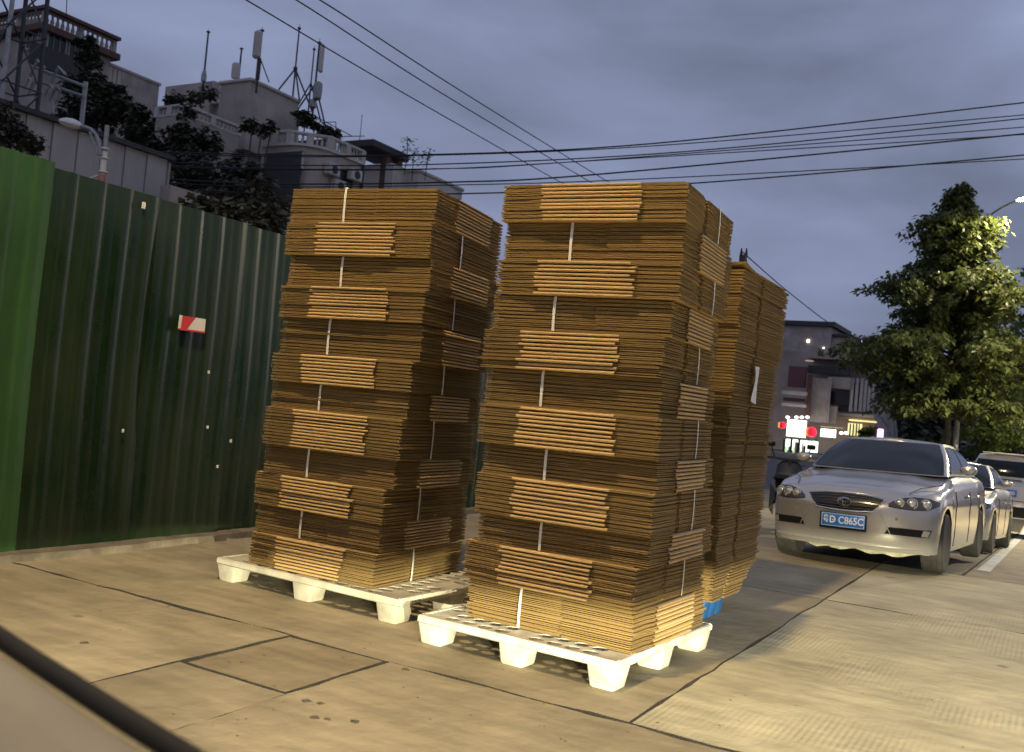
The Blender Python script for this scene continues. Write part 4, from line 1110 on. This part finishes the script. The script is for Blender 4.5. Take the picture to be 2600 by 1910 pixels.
xl3, yr3 = at_y(750, 330, dk.y).x, at_x(856, 356, dk.x).y
b.box2((xl3-o.x, dk.y-o.y, 13), (dk.x-o.x, yr3-o.y, dk.z)); b.build('roof_shed', 'dark_metal', hB)

# house C: dark flat canopy on a pale wall, and a low parapet beside it
cC = P(949, 352, 56); hC = thing('canopy_house', 'pale house with a flat dark canopy roof next to the stepped villa', 'house', (cC.x, cC.y, 0))
xl = at_y(858, 356, cC.y).x; yr = at_x(1040, 402, cC.x).y; o = hC.location
b = MB(); b.box2((xl-o.x, 0, cC.z-.45), (0, yr-o.y, cC.z), bev=.05); b.build('canopy', 'dark_metal', hC)
wc = P(1000, 415, 57.2); wl = at_y(905, 411, wc.y).x; wr_ = at_x(1044, 460, wc.x).y
b = MB(); b.box2((wl-3-o.x, wc.y-o.y, 0), (wc.x-o.x, wr_-o.y, wc.z)); b.build('wall', 'wallC', hC)
for (qx, qy) in ((xl+.4, cC.y+.4), (cC.x-.4, yr-.6), (cC.x-.4, (cC.y+yr)/2)):
    b = MB(); b.box2((qx-.2-o.x, qy-.2-o.y, wc.z-6), (qx+.2-o.x, qy+.2-o.y, cC.z-.452)); b.build('post', 'roofedge', hC)
cc2 = P(1065, 430, 58); w2 = at_y(1050, 433, cc2.y).x; wr2 = at_x(1174, 486, cc2.x).y
b = MB(); b.box2((w2-2.5-o.x, cc2.y-o.y, 0), (cc2.x-o.x, wr2-o.y, cc2.z-.2)); b.build('side_wing', 'wallC', hC)
b = MB(); b.box2((w2-2.55-o.x, cc2.y-.1-o.y, cc2.z-.198), (cc2.x+.1-o.x, wr2+.1-o.y, cc2.z), bev=.03); b.build('coping', 'stone', hC)
for px, py, hh in ((1030, 412, 1.5), (1048, 425, 1.0), (1082, 424, 1.1)):
    p = P(px, py, 58); q_ = random.Random(px); lb = MB(); lb.tube([(0, 0, -.8), (q_.gauss(0, .05), 0, hh*.5), (q_.gauss(0, .1), 0, hh)], .025, 5)
    cl = [(Vector((q_.gauss(0, .22), q_.gauss(0, .2), hh*q_.random()**.6)), .10, 5) for _ in range(26)]; leaf_cloud(lb, cl, q_, (.16, .05), .2, (0,))
    ob = lb.build('pot_plant', 'leafd', fix=False, angle=None); ob.location = p
    tag(ob, {1030: 'tallest spindly shrub under the far edge of the dark canopy', 1048: 'shorter spindly shrub close to the tallest one by the canopy', 1082: 'small spindly shrub on the parapet beyond the canopy'}[px], 'shrub', 'spindly roof shrubs')

# masts and antennas on the roofs
def mast(name, label, base_px, top_px, d, r=.055, cat='antenna mast'):
    a, c = P(*base_px, d), P(*top_px, d); t = thing(name, label, cat, (a.x, a.y, a.z))
    h = c.z-a.z; b = MB(); off = Vector((c.x-a.x, c.y-a.y, 0))*.0
    b.tube([(0, 0, -.6), (0, 0, h*.93)], [r, r*.8], 8); b.build('pole', 'darksteel', t)
    b = MB(); b.tube([(0, 0, h*.93), (0, 0, h*.95)], r*1.9, 8); b.tube([(0, 0, h*.95), (0, 0, h)], [r*.4, r*.15], 6); b.build('spike', 'darksteel', t)
    return t, h
t, h = mast('lightning_mast', 'thin bare mast standing alone on the low roof', (517, 203), (526, 72), 51)
b = MB(); b.lathe([(.14, -.1), (.14, .25), (.08, .5)], 8); b.build('foot', 'steel', t)
t, h = mast('lightning_mast', 'short thin mast beside the small pale drum on the roof room', (606, 200), (610, 118), 51)
b = MB(); b.lathe([(.20, 0), (.22, .1), (.22, .72), (.16, .8)], 14); ob = b.build('drum', 'wallC'); p = P(597, 199, 50.8); ob.location = p; tag(ob, 'small pale drum on the edge of the roof room', 'drum')
def panel_antenna(t, x, y, z0, z1, w):
    b = MB(); b.box((x, y, (z0+z1)/2), (w, .36, z1-z0), bev=.12); o_ = b.build('antenna_panel', 'wallC', t)
    b = MB(); b.box((x*.5, y*.5, z0+.3), (.12, .16, .10)); b.box((x*.5, y*.5, z1-.3), (.12, .16, .10)); b.build('bracket', 'darksteel', t)
t, h = mast('cell_antenna', 'mast with a wide white antenna panel near its top', (653, 207), (667, 68), 50, .06)
panel_antenna(t, -.06, -.18, h*.40, h*.92, .46)
b = MB(); b.tube([(0, 0, .1), (0, 0, 1.2)], .11, 8); b.tube([(0, 0, 1.3), (.55, .3, 0)], .03, 6); b.build('stay', 'darksteel', t)
t, h = mast('lightning_mast', 'tallest mast, held by three slanting stays', (742, 258), (757, 58), 53, .05)
for dx, dy in ((-1.5, -.4), (1.0, -.5), (.4, 1.2)):
    b = MB(); b.tube([(0, 0, h*.42), (dx, dy, -.2)], .045, 6); b.build('stay', 'darksteel', t)
b = MB(); b.lathe([(.11, h*.40), (.11, h*.44)], 8); b.build('collar', 'darksteel', t)
t, h = mast('lightning_mast', 'slim mast with a lattice foot just beside the narrow panel antenna', (782, 290), (796, 113), 54, .045)
for dx, dy in ((-1.1, -.2), (.2, .9)):
    b = MB(); b.tube([(0, 0, h*.45), (dx, dy, -.2)], .04, 6); b.build('stay', 'darksteel', t)
t, h = mast('cell_antenna', 'mast with a narrow white antenna panel and round boxes, last of the row', (793, 297), (809, 95), 53.5, .06)
panel_antenna(t, .30, -.05, h*.55, h*.92, .20)
b = MB(); b.lathe([(.16, 0), (.24, .08), (.26, .5), (.24, .9), (.14, 1.0)], 12, origin=(.3, -.1, .9)); b.lathe([(.1, 0), (.2, .08), (.2, .45), (.1, .52)], 12, origin=(0, -.05, .45)); b.build('equipment_box', 'steel', t)
for dx, dy in ((-1.5, -.3), (.1, 1.1)):
    b = MB(); b.tube([(0, 0, h*.42), (dx, dy, -.4)], .045, 6); b.build('stay', 'darksteel', t)
t, h = mast('aerial', 'hair thin aerial standing over the dark canopy', (914, 350), (915, 290), 56, .022)
b = MB(); pa, pb_ = P(560, 206, 51), P(563, 232, 51)
fr = thing('roof_frame', 'light metal roof railing between the low roof and the roof room', 'railing', P(540, 232, 51))
for (x, y), (x2, y2) in (((541, 206), (541, 232)), ((541, 206), (563, 214)), ((541, 220), (563, 228))):
    b = MB(); b.tube([P(x, y, 51)-fr.location, P(x2, y2, 51)-fr.location], .035, 6); b.build('bar', 'wallC', fr)
fr = thing('roof_frame', 'thin wire frame on the roof beside the dark canopy', 'railing', P(850, 345, 53))
for (x, y), (x2, y2) in (((853, 310), (853, 345)), ((830, 311), (853, 310)), ((790, 290), (894, 346)), ((855, 347), (926, 346))):
    b = MB(); b.tube([P(x, y, 53)-fr.location, P(x2, y2, 53)-fr.location], .025, 5); b.build('bar', 'darksteel', fr)

# low pale shed wall right behind the fence
w0 = P(50, 288, 17); wy = at_x(429, 402, w0.x).y; zt = (at_x(429, 402, w0.x).z+w0.z)/2
sh = thing('shed', 'pale sheet metal shed just over the top of the green fence', 'shed', (w0.x, w0.y, 0))
n = 24; Ls = wy-w0.y+3
for i in range(n):
    b = MB(); y0 = -3+Ls*i/n; b.box2((-.05-(i % 2)*.025, y0+.008, 0), (0-(i % 2)*.025, y0+Ls/n-.004, zt)); b.build('wall_sheet', 'white_sheet', sh)
b = MB(); b.box2((-6, -3, 0), (-.10, Ls-3-.01, zt-.12)); b.build('wall', 'white_sheet', sh)
b = MB(); b.box2((-6, Ls-3, 0), (.02, Ls-3+.05, zt-.05)); b.build('end_wall', 'wallB', sh)
b = MB(); b.box2((-6.1, -3.1, zt+.002), (.10, Ls-2.9, zt+.09)); b.build('roof', 'dark_metal', sh)
w1 = P(434, 470, 19); wy1 = at_x(600, 535, w1.x).y
lw = MB(); lw.box2((-.3, 0, 0), (0, wy1-w1.y+4, w1.z)); lo_ = lw.build('yard_wall', 'wallA'); lo_.location = (w1.x, w1.y, 0); tag(lo_, 'low grey yard wall beyond the end of the pale shed', 'wall')
# dark growth in front of the houses
def blob(px, py, d, r): return (P(px, py, d), r)
bush('vine_thicket', 'dark creepers hanging down the wall of the tall balustraded house', 'creeper', [blob(218, 112, 66, .6), blob(224, 145, 66, .8), blob(226, 185, 65, 1.0), blob(232, 225, 64, 1.1), blob(250, 250, 63, 1.2), blob(205, 235, 63, 1.2)], 1, (.32, .13), dens=100)
bush('dark_tree', 'broad dark tree between the tall house and the stepped villa', 'tree', [blob(330, 285, 50, .9), blob(378, 318, 49, .9), blob(418, 350, 48, .8), blob(290, 290, 51, 1.1), blob(345, 345, 48, 1.0), blob(400, 375, 46, .7), blob(270, 255, 53, .9), blob(240, 300, 52, 1.1), blob(200, 285, 52, 1.0), blob(445, 375, 46, .5), blob(310, 250, 52, .5)], 2, (.3, .12), dens=130)
bush('dark_tree', 'dark tree in front of the stepped villa below its balconies', 'tree', [blob(470, 440, 36, .7), blob(520, 450, 36, .8), blob(575, 465, 36, .8), blob(625, 485, 36, .7), blob(560, 505, 35, .7), blob(645, 450, 37, .6), blob(668, 510, 36, .6), blob(500, 410, 38, .5), blob(600, 425, 38, .5), blob(455, 400, 38, .5)], 3, (.24, .09), dens=130)
bush('wall_creeper', 'ragged growth hanging over the terrace wall of the villa', 'creeper', [blob(440, 338, 43, .55), blob(480, 348, 43, .55), blob(520, 352, 43, .45), blob(548, 382, 43, .5), blob(500, 380, 43, .55), blob(460, 370, 43, .5)], 15, (.24, .09), dens=60)
bush('wall_creeper', 'dark creeper tangled round the foot of the lattice mast', 'creeper', [blob(12, 300, 16.6, .2), blob(30, 335, 16.2, .22), blob(60, 350, 16.2, .16), blob(88, 366, 16, .12), blob(4, 345, 16, .26)], 16, (.09, .035), leaf=('leafd', 'bark'), dens=60)
bush('planter_bush', 'leafy plants spilling over the higher terrace of the villa', 'plants', [blob(455, 250, 47.5, .35), blob(490, 252, 48, .4), blob(430, 258, 46.8, .3), blob(475, 285, 45.6, .4), blob(530, 245, 49, .45)], 4, (.26, .09), dens=30)
bush('planter_bush', 'leafy plants on the balcony beside the rounded bay', 'plants', [blob(640, 322, 46.8, .35), blob(665, 330, 46.6, .3), blob(690, 322, 46.6, .3), blob(625, 318, 47, .3)], 5, (.24, .08), dens=26)
bush('roof_garden', 'ragged dark plants along the sloping roof edge below the masts', 'plants', [blob(775, 302, 51, .4), blob(800, 316, 51, .45), blob(828, 330, 51, .4), blob(845, 342, 51, .35), blob(765, 292, 52, .3)], 6, (.3, .1), dens=36)
bush('hedge_plants', 'dull grey green shrubs rising over the end of the fence', 'shrubs', [blob(560, 560, 15, .35), blob(620, 560, 15, .4), blob(680, 575, 15, .4), blob(520, 545, 15, .3), blob(640, 530, 17, .5), blob(700, 545, 17, .5)], 7, (.16, .06), leaf=('leafd', 'bark'), dens=50)

# lattice mast, utility pole, unlit lamp behind the fence
lt = P(12, 350, 19); lm = thing('lattice_mast', 'rusty steel lattice mast at the very edge of the picture', 'mast', (lt.x, lt.y, 0))
wd = .42
for sx in (-1, 1):
    for sy in (-1, 1):
        b = MB(); b.tube([(sx*wd, sy*wd, 0), (sx*wd*.8, sy*wd*.8, 11)], .045, 5); b.build('leg', 'steel' if (sx, sy) == (1, -1) else 'darksteel', lm)
b = MB()
for k in range(10):
    z0, z1 = k*1.1, k*1.1+1.1
    for (a_, c_) in (((-1, -1), (1, -1)), ((1, -1), (1, 1)), ((1, 1), (-1, 1)), ((-1, 1), (-1, -1))):
        s_ = wd*.95
        b.tube([(a_[0]*s_, a_[1]*s_, z0), (c_[0]*s_, c_[1]*s_, z1)], .02, 4); b.tube([(a_[0]*s_, a_[1]*s_, z1), (c_[0]*s_, c_[1]*s_, z1)], .018, 4)
b.build('bracing', 'darksteel', lm)
up0, up1 = P(196, 420, 21), P(209, 212, 21)
up_ = thing('utility_pole', 'thin steel utility pole with two arms and hanging insulator frames', 'utility pole', (up0.x, up0.y, 0))
b = MB(); b.tube([(0, 0, 0), (0, 0, up1.z+.05)], .05, 10); b.build('pole', 'steel', up_)
arms_ = []
for (x0, y0, x1, y1) in ((222, 222, 100, 176), (222, 248, 92, 205)):
    a_ = P(x0, y0, 21)-up_.location; c_ = P(x1, y1, 21)-up_.location; a_ = Vector((a_.x, a_.y-.09, a_.z)); c_ = Vector((c_.x, c_.y-.09, c_.z))
    b = MB(); b.tube([a_, c_], .035, 6); b.build('crossarm', 'steel', up_); arms_.append((a_, c_))
for cx, cy in ((80, 218), (133, 235)):
    p = P(cx, cy, 20.8)-up_.location; b = MB(); s_ = .15
    for dy in (-.08, .08):
        for (a_, c_) in (((-16, 10), (2, -18)), ((2, -18), (18, -6)), ((18, -6), (4, 24)), ((4, 24), (-16, 10))):
            k = 21/FPX
            b.tube([p+Vector((a_[0]*k*1.0, dy, -a_[1]*k)), p+Vector((c_[0]*k, dy, -c_[1]*k))], .02, 5)
    b.build('insulator_frame', 'steel', up_)
    b = MB(); b.tube([p+Vector((-.1, 0, .2)), p+Vector((.12, 0, .55)), p+Vector((.4, 0, .35))], .03, 5); b.build('link', 'steel', up_)
    b = MB(); b.tube([p+Vector((.05, 0, -.2)), p+Vector((.12, 0, -.45))], .02, 5); b.build('hanging_wire', 'steel', up_)
for k in range(7):   # clutter of fittings along the foot of the mast
    p = P(30+k*14, 355+(k % 3)*12+k*3, 18.5)-up_.location; b = MB(); b.box(p, (.05+.2*(k % 2), .05, .12), bev=.01); b.build('fitting', 'steel', up_)
b = MB(); b.tube([P(25, 362, 18.5)-up_.location, P(130, 392, 18.5)-up_.location], .02, 5); b.build('cable_tray', 'steel', up_)
l0, l1 = P(257, 470, 15), P(273, 318, 15)
sl = thing('street_lamp', 'unlit street lamp with a drooping white head over the green fence', 'street lamp', (l0.x, l0.y, 0))
hz = P(268, 385, 15).z
b = MB(); b.tube([(0, 0, 0), (0, 0, hz)], [.055, .045], 10); b.build('pole', 'white', sl)
b = MB(); b.tube([(0, 0, hz), (0, 0, l1.z)], .035, 10); b.build('pole_top', 'steel', sl)
arm = [P(x, y, 15)-sl.location for x, y in ((264, 398), (254, 366), (238, 342), (212, 322), (185, 312), (166, 308))]
arm = [Vector((p.x, p.y*0-.06, p.z)) for p in arm]
b = MB(); b.tube(arm, .028, 8); b.build('arm', 'steel', sl)
p0, p1 = [Vector(((P(x, y, 15)-sl.location).x, -.06, (P(x, y, 15)-sl.location).z)) for x, y in ((206, 328), (250, 394))]
b = MB(); b.tube([p0, p1], .018, 6); b.build('stay', 'steel', sl)
hb_, lb_ = MB(), MB(); cobra_head(hb_, lb_, arm[-1], arm[-1]-arm[-2]+Vector((-.05, 0, .02)), .56)
hb_.build('head', 'white', sl, angle=None); lb_.build('lamp_glass', 'glasslamp', sl, angle=None)
for py, m_ in ((378, 'white'), (402, 'white'), (438, 'white')):
    z = P(262, py, 15).z; b = MB(); b.lathe([(.058, z-.02), (.085, z), (.058, z+.02)], 12); b.build('clamp', m_, sl)
b = MB(); b.tube([(0, 0, hz-.35), (-.30, -.02, hz-.42)], .02, 5); b.build('hook', 'white', sl)
b = MB(); b.lathe([(.056, hz-.62), (.054, hz-.36)], 12); b.build('red_band', 'redpaint', sl)

# ------------------------------------------------------------------ overhead cables
def cable(label, pts, r, sag=0.0):
    V_ = [P(*p) for p in pts]; o = MB(); out_ = []
    for i in range(len(V_)-1):
        p0 = V_[max(0, i-1)]; p1 = V_[i]; p2 = V_[i+1]; p3 = V_[min(len(V_)-1, i+2)]
        for k in range(10):
            t = k/10; out_.append(.5*((2*p1)+(p2-p0)*t+(2*p0-5*p1+4*p2-p3)*t*t+(3*p1-p0-3*p2+p3)*t**3))
    out_.append(V_[-1]); o.tube(out_, r, 5)
    ob = o.build('overhead_cable', 'wire', fix=False); return tag(ob, label, 'cable', 'overhead cables')
cable('steep cable, lowest of the three falling from the upper edge', [(300, -190, 13), (625, 0, 16), (1010, 228, 21), (1400, 450, 30), (1600, 560, 38)], .013)
cable('steep cable, middle one of the three falling from the upper edge', [(420, -190, 13), (752, 0, 16), (1110, 230, 21), (1478, 450, 30), (1700, 580, 38)], .013)
cable('steep cable, highest of the three falling from the upper edge', [(480, -190, 13), (812, 0, 16), (1165, 228, 21), (1524, 450, 30), (1750, 585, 38)], .013)
W8 = [('highest cable of the level bundle crossing the sky', [(205, 380, 21), (640, 392, 21), (1044, 394, 21), (1656, 365, 21), (2600, 261, 21), (3100, 200, 21)], .016),
      ('second cable down of the level bundle, thin and close under the first', [(205, 384, 21.3), (640, 397, 21.3), (1044, 396, 21.3), (1656, 371, 21.3), (2600, 292, 21.3), (3100, 240, 21.3)], .012),
      ('third cable down of the level bundle crossing the sky', [(205, 405, 21), (640, 418, 21), (1089, 418, 21), (1731, 386, 21), (2600, 301, 21), (3100, 245, 21)], .014),
      ('fourth cable down of the level bundle crossing the sky', [(205, 410, 21.4), (640, 428, 21.4), (1089, 429, 21.4), (1429, 413, 21.4), (2600, 323, 21.4), (3100, 275, 21.4)], .012),
      ('fifth cable down of the level bundle crossing the sky', [(205, 416, 21.8), (640, 430, 21.8), (1089, 430, 21.8), (1580, 404, 21.8), (2600, 342, 21.8), (3100, 305, 21.8)], .012),
      ('thick cable below the middle of the level bundle', [(205, 440, 21), (640, 466, 21), (1138, 463, 21), (1542, 441, 21), (2600, 340, 21), (3100, 280, 21)], .018),
      ('second lowest cable of the level bundle, just over the front stack', [(205, 452, 21.4), (640, 474, 21.4), (1157, 470, 21.4), (1650, 454, 21.4), (2600, 404, 21.4), (3100, 370, 21.4)], .012),
      ('lowest cable of the level bundle, passing behind the tops of the stacks', [(205, 462, 21), (640, 490, 21), (1180, 492, 21), (1770, 465, 21), (2600, 394, 21), (3100, 340, 21)], .016)]
for a_, b_, c_ in W8: cable(a_, b_, c_)
cable('faint cable slanting down beyond the ragged stack', [(1885, 640, 30), (2000, 740, 36), (2120, 830, 44), (2210, 870, 52)], .02)
up2 = P(1888, 640, 30); pt = thing('utility_pole', 'dark utility pole hidden behind the ragged stack, only its tip showing', 'utility pole', (up2.x, up2.y, gz(up2.y)))
hh = up2.z-gz(up2.y)
b = MB(); b.tube([(0, 0, 0), (0, 0, hh-.1)], .12, 10); b.build('pole', 'darksteel', pt)
for dx in (-.07, .09):
    b = MB(); b.lathe([(.03, hh-.5), (.05, hh-.3), (.03, hh-.2), (.05, hh-.1), (.02, hh+.12)], 8, origin=(dx, 0, 0)); b.build('insulator', 'darksteel', pt)
for x_, y_ in ((118, 22), (168, 45)):
    cable('thin drop cable rising from the tall house, %s' % ('by its corner' if x_ == 118 else 'further along its roof'), [(x_, y_, 66), (x_+(5 if x_ == 118 else 4), -40, 60), (x_+12, -120, 55)], .03)

# ------------------------------------------------------------------ the street beyond: shops and flats
GY = -1.70
fb_c = P(2113, 818, 150); fl = at_y(1960, 816, fb_c.y).x; fr_ = at_x(2152, 838, fb_c.x).y
fh = thing('far_block', 'grey flat roofed block far down the street above the lit shops', 'house', (fb_c.x, fb_c.y, GY)); o = fh.location
b = MB(); b.box2((fl-o.x-6, 0, 0), (0, fr_-o.y, fb_c.z-GY-.8)); b.build('wall', 'wallA', fh)
b = MB(); b.box2((fl-o.x-6.5, -.6, fb_c.z-GY-.79), (.6, fr_-o.y+.6, fb_c.z-GY), bev=.1); b.build('roof', 'dark_metal', fh)
sb = P(2150, 842, 150); b = MB(); b.box2((0.02, 1, 0), (sb.x-o.x+1, 8, sb.z-GY-1)); b.build('side_wall', 'wallA', fh)
b = MB(); xs = P(2172, 842, 150).x-o.x; b.box2((.05, .5, sb.z-GY-.98), (xs, 9, sb.z-GY-.5), bev=.1); b.build('side_roof', 'dark_metal', fh)
for px, py, s_ in ((2052, 866, .22), (2091, 884, .13)):
    p = at_y(px, py, fb_c.y-.3); b = MB(); b.box(p-o, (s_*2, .2, s_*2.4), bev=.08); b.build('window_light', 'e_white', fh)
# shop building with balconies
sc_ = P(2068, 952, 130); sx0 = at_y(1900, 930, sc_.y).x
sh2 = thing('shop_block', 'street block with dim balconies above brightly lit shops', 'shops', (sc_.x, sc_.y, GY)); o = sh2.location
def rel(px, py, d): return P(px, py, d)-o
def plate(name, x0, y0, x1, y1, d, m, th=.5, parent=None):
    a_, c_ = rel(x0, y0, d), rel(x1, y1, d); b = MB(); zc = (a_.z+c_.z)/2
    b.box(((a_.x+c_.x)/2, (a_.y+c_.y)/2+th/2, zc), (math.hypot(c_.x-a_.x, 0), th, abs(a_.z-c_.z)), bev=.03); return b.build(name, m, parent or sh2)
a_ = rel(2226, 1116, 131); top = rel(2226, 905, 131)
b = MB(); b.box2((sx0-o.x-4, 3, 0), (a_.x, 22, rel(2150, 898, 131).z)); b.build('wall', mat('purple_grey_render', (.36, .29, .25), .9, var=.2, vscale=.3), sh2)
plate('roof_slab', 2040, 905, 2232, 920, 128.5, 'wallA', 5)
plate('roof_screen', 2045, 925, 2160, 955, 129.6, 'dark_metal', 1)
plate('eave_light', 2043, 914, 2066, 919, 128.2, 'e_strip', .2)
plate('red_wall', 2000, 928, 2045, 985, 130, mat('dull_red_render', (.16, .07, .07), .9), 1.0)
for i, (x0, y0, x1, y1, m_) in enumerate(((1980, 990, 2052, 1006, 'wallC'), (1980, 1022, 2050, 1036, 'wallC'), (2056, 958, 2102, 1075, 'wallA'), (2102, 955, 2162, 990, 'wallA'), (2102, 1030, 2124, 1075, 'wallA'), (2122, 1046, 2222, 1062, 'wallC'))):
    plate('balcony_wall' if y1-y0 < 30 else 'wall_panel', x0, y0, x1, y1, 128.9-.02*i, m_, .8)
for x0, y0, x1, y1 in ((2066, 976, 2090, 1012), (2104, 992, 2158, 1030), (2168, 970, 2190, 1040), (1985, 1008, 2045, 1022), (2128, 1030, 2160, 1046)):
    plate('window', x0, y0, x1, y1, 129.3, 'window', .6)
for x in (2162, 2174, 2186, 2196, 2206, 2216):
    plate('window_bar', x-1.3, 960, x+1.3, 1046, 128.7, 'stone', .2)
plate('drain_pipe', 2050, 950, 2055, 1066, 128.4, 'roofedge', .3); plate('drain_pipe', 2100, 958, 2103, 1075, 128.4, 'stone', .3)
plate('canopy', 2122, 1058, 2226, 1068, 126.5, 'wallC', 2.0)
plate('canopy_soffit', 2152, 1064, 2224, 1074, 126.8, 'e_yellow', 1.6)
plate('lit_wall', 2152, 1074, 2187, 1108, 127.6, 'e_yellow', .5)
for x in (2158, 2166, 2174, 2181): plate('door_bar', x-.8, 1076, x+.8, 1108, 127.3, 'darksteel', .2)
plate('sign_board', 1996, 1064, 2046, 1112, 126, 'e_white', .6)
q = random.Random(3)
for k in range(4):      # blurred red lettering on the white board
    for j in range(4):
        x = 2000+k*11.5+q.uniform(0, 3); y = 1070+j*10+q.uniform(-2, 2)
        plate('letter_stroke', x, y, x+q.uniform(3, 8), y+2.4, 125.5, 'e_stroke', .2)
plate('shopfront', 1990, 1114, 2078, 1150, 126.4, 'e_cool', .6)
for k in range(14):      # goods and people dim behind the bright glass
    x = 1993+k*6+q.uniform(-2, 2); y = q.uniform(1118, 1136)
    plate('shop_display', x, y, x+q.uniform(2, 5), 1150, 126.1, ('e_green', 'wallA', 'dark_metal')[k % 3], .2)
for x in (1990, 2008, 2028, 2052, 2070): plate('mullion', x-1.5, 1114, x+1.5, 1150, 126.0, 'darksteel', .3)
plate('sign_board', 2082, 1088, 2122, 1112, 126, 'e_white', .5); plate('awning', 2080, 1082, 2140, 1088, 125, 'e_yellow', 1)
for x in (2000, 2022, 2036, 2050, 2136, 2148): 
    p = rel(x, 1060 if x < 2100 else 1100, 125.4); b = MB(); b.lathe([(.01, -.2), (.22, -.1), (.28, 0), (.2, .15), (.01, .22)], 8, origin=p); b.build('spot_lamp', 'e_white', sh2)
for (px, py, r_, lab) in ((1987, 1080, .42, 'red lantern sign half hidden by the ragged stack'), (2061, 1097, .62, 'larger red lantern sign beside the white lit board')):
    p = P(px, py, 124.8); b = MB(); b.lathe([(.02, -r_*1.1), (r_*.7, -r_*.9), (r_, -r_*.3), (r_, r_*.3), (r_*.7, r_*.9), (.02, r_*1.1)], 12)
    lt_ = b.build('lantern', 'e_red'); lt_.location = p; tag(lt_, lab, 'lantern', 'red lanterns on the shops')
    b = MB(); b.box((-r_*.95, -.25, 0), (r_*.4, .1, r_*1.7)); b.build('band', 'e_orange', lt_)
    for k in range(3):
        b = MB(); b.box((-.2+.3*k*r_, -r_-.02, 0), (.06, .1, r_*1.5)); b.build('rib', 'darksteel', lt_)
bush('potted_shrub', 'lit green shrub under the yellow canopy of the shops', 'shrub', [blob(2205, 1090, 125, .8), blob(2195, 1098, 125, .7), blob(2215, 1098, 125, .6)], 8, (.5, .2), leaf=('leaf', 'leaf2'), dens=30)
p = P(2235, 1105, 124); b = MB(); b.box((0, 0, .2), (.7, .4, 1.2), bev=.1); ob = b.build('lit_sign_box', 'e_pink'); ob.location = p; tag(ob, 'small pink white lit box at the end of the shops', 'lit sign')
p = P(2188, 871, 150); b = MB(); b.lathe([(.02, -.35), (.35, 0), (.02, .35)], 8); ob = b.build('beacon', 'e_pink'); ob.location = p; tag(ob, 'tiny pink light above the far roofs left of the pointed tree', 'light')
b = MB(); b.tube([(0, 0, -14), (0, 0, -.3)], .12, 6); b.build('mast', 'darksteel', ob)
# pale bare tree, poles and dark masses under the big tree
pb0 = P(2262, 1120, 80); bt = thing('bare_tree', 'pale trunked small tree near the end of the lit shops', 'tree', (pb0.x, pb0.y, GY)); b = MB(); o = bt.location
for pts_ in (((2262, 1125), (2258, 1060), (2262, 1000), (2255, 965)), ((2262, 1030), (2280, 1000), (2285, 970)), ((2260, 1050), (2240, 1010), (2238, 985)), ((2275, 1120), (2270, 1040), (2272, 990)), ((2258, 1085), (2238, 1060), (2228, 1056))):
    b.tube([P(x, y, 80)-o for x, y in pts_], [.28, .22, .14, .05][:len(pts_)] if len(pts_) == 4 else [.18, .11, .04], 6)
b.build('trunk', 'palebark', bt)
q = random.Random(12); lb = MB(); leaf_cloud(lb, [(P(q.uniform(2230, 2285), q.uniform(955, 1010), 80)-o, .6, 14) for _ in range(22)], q, (.5, .16), .4, (0,)); lb.build('crown', 'leafd', bt, fix=False, angle=None)
bush('dark_tree', 'low dark tree mass behind the silver sedan roof', 'tree', [blob(2330, 1080, 90, 2.3), blob(2370, 1070, 92, 2.5), blob(2310, 1105, 88, 1.8), blob(2400, 1090, 92, 2.2), blob(2300, 1050, 95, 1.6)], 13, (.8, .3), dens=40, base=Vector((P(2350, 1100, 90).x, P(2350, 1100, 90).y, GY)))
bush('dark_tree', 'dark shrubbery beyond the white hatchback', 'tree', [blob(2460, 1140, 70, 1.2), blob(2510, 1135, 72, 1.1), blob(2560, 1145, 72, 1.3), blob(2600, 1140, 72, 1.4), blob(2650, 1140, 72, 1.4)], 14, (.6, .2), dens=40, base=Vector((P(2540, 1140, 70).x, P(2540, 1140, 70).y, GY)))
fw = P(2500, 1130, 170); b = MB(); b.box2((-40, 0, 0), (60, 8, 7.0)); ob = b.build('far_wall', 'wallC'); ob.location = (fw.x, fw.y, GY); tag(ob, 'long pale far wall seen in gaps under the street trees', 'building')
# street trees on the far right
tb = P(2408, 1128, 34.5); top = P(2445, 462, 34.5)
cone_tree('street_tree', 'tall pointed street tree with drooping leaves behind the parked sedans', (tb.x, tb.y, gz(tb.y)), top.z-gz(tb.y), 5.0, 3.6, 21, n=480, leaf=('leafo', 'leaf'), lean=-.3)
tb2 = P(2600, 1120, 41); cone_tree('street_tree', 'lamplit street tree cut by the edge of the picture', (tb2.x+.6, tb2.y, gz(tb2.y)), P(2600, 560, 41).z+1.6, 3.0, 3.2, 22, n=170, leaf=('leaf', 'leaf2'))
tb3 = P(2515, 1130, 38); cone_tree('street_tree', 'smaller bright leaved tree hanging over the white hatchback', (tb3.x, tb3.y, gz(tb3.y)), 6.2, 2.6, 2.4, 23, n=90, leaf=('leaf', 'leaf2'), tr=.1)
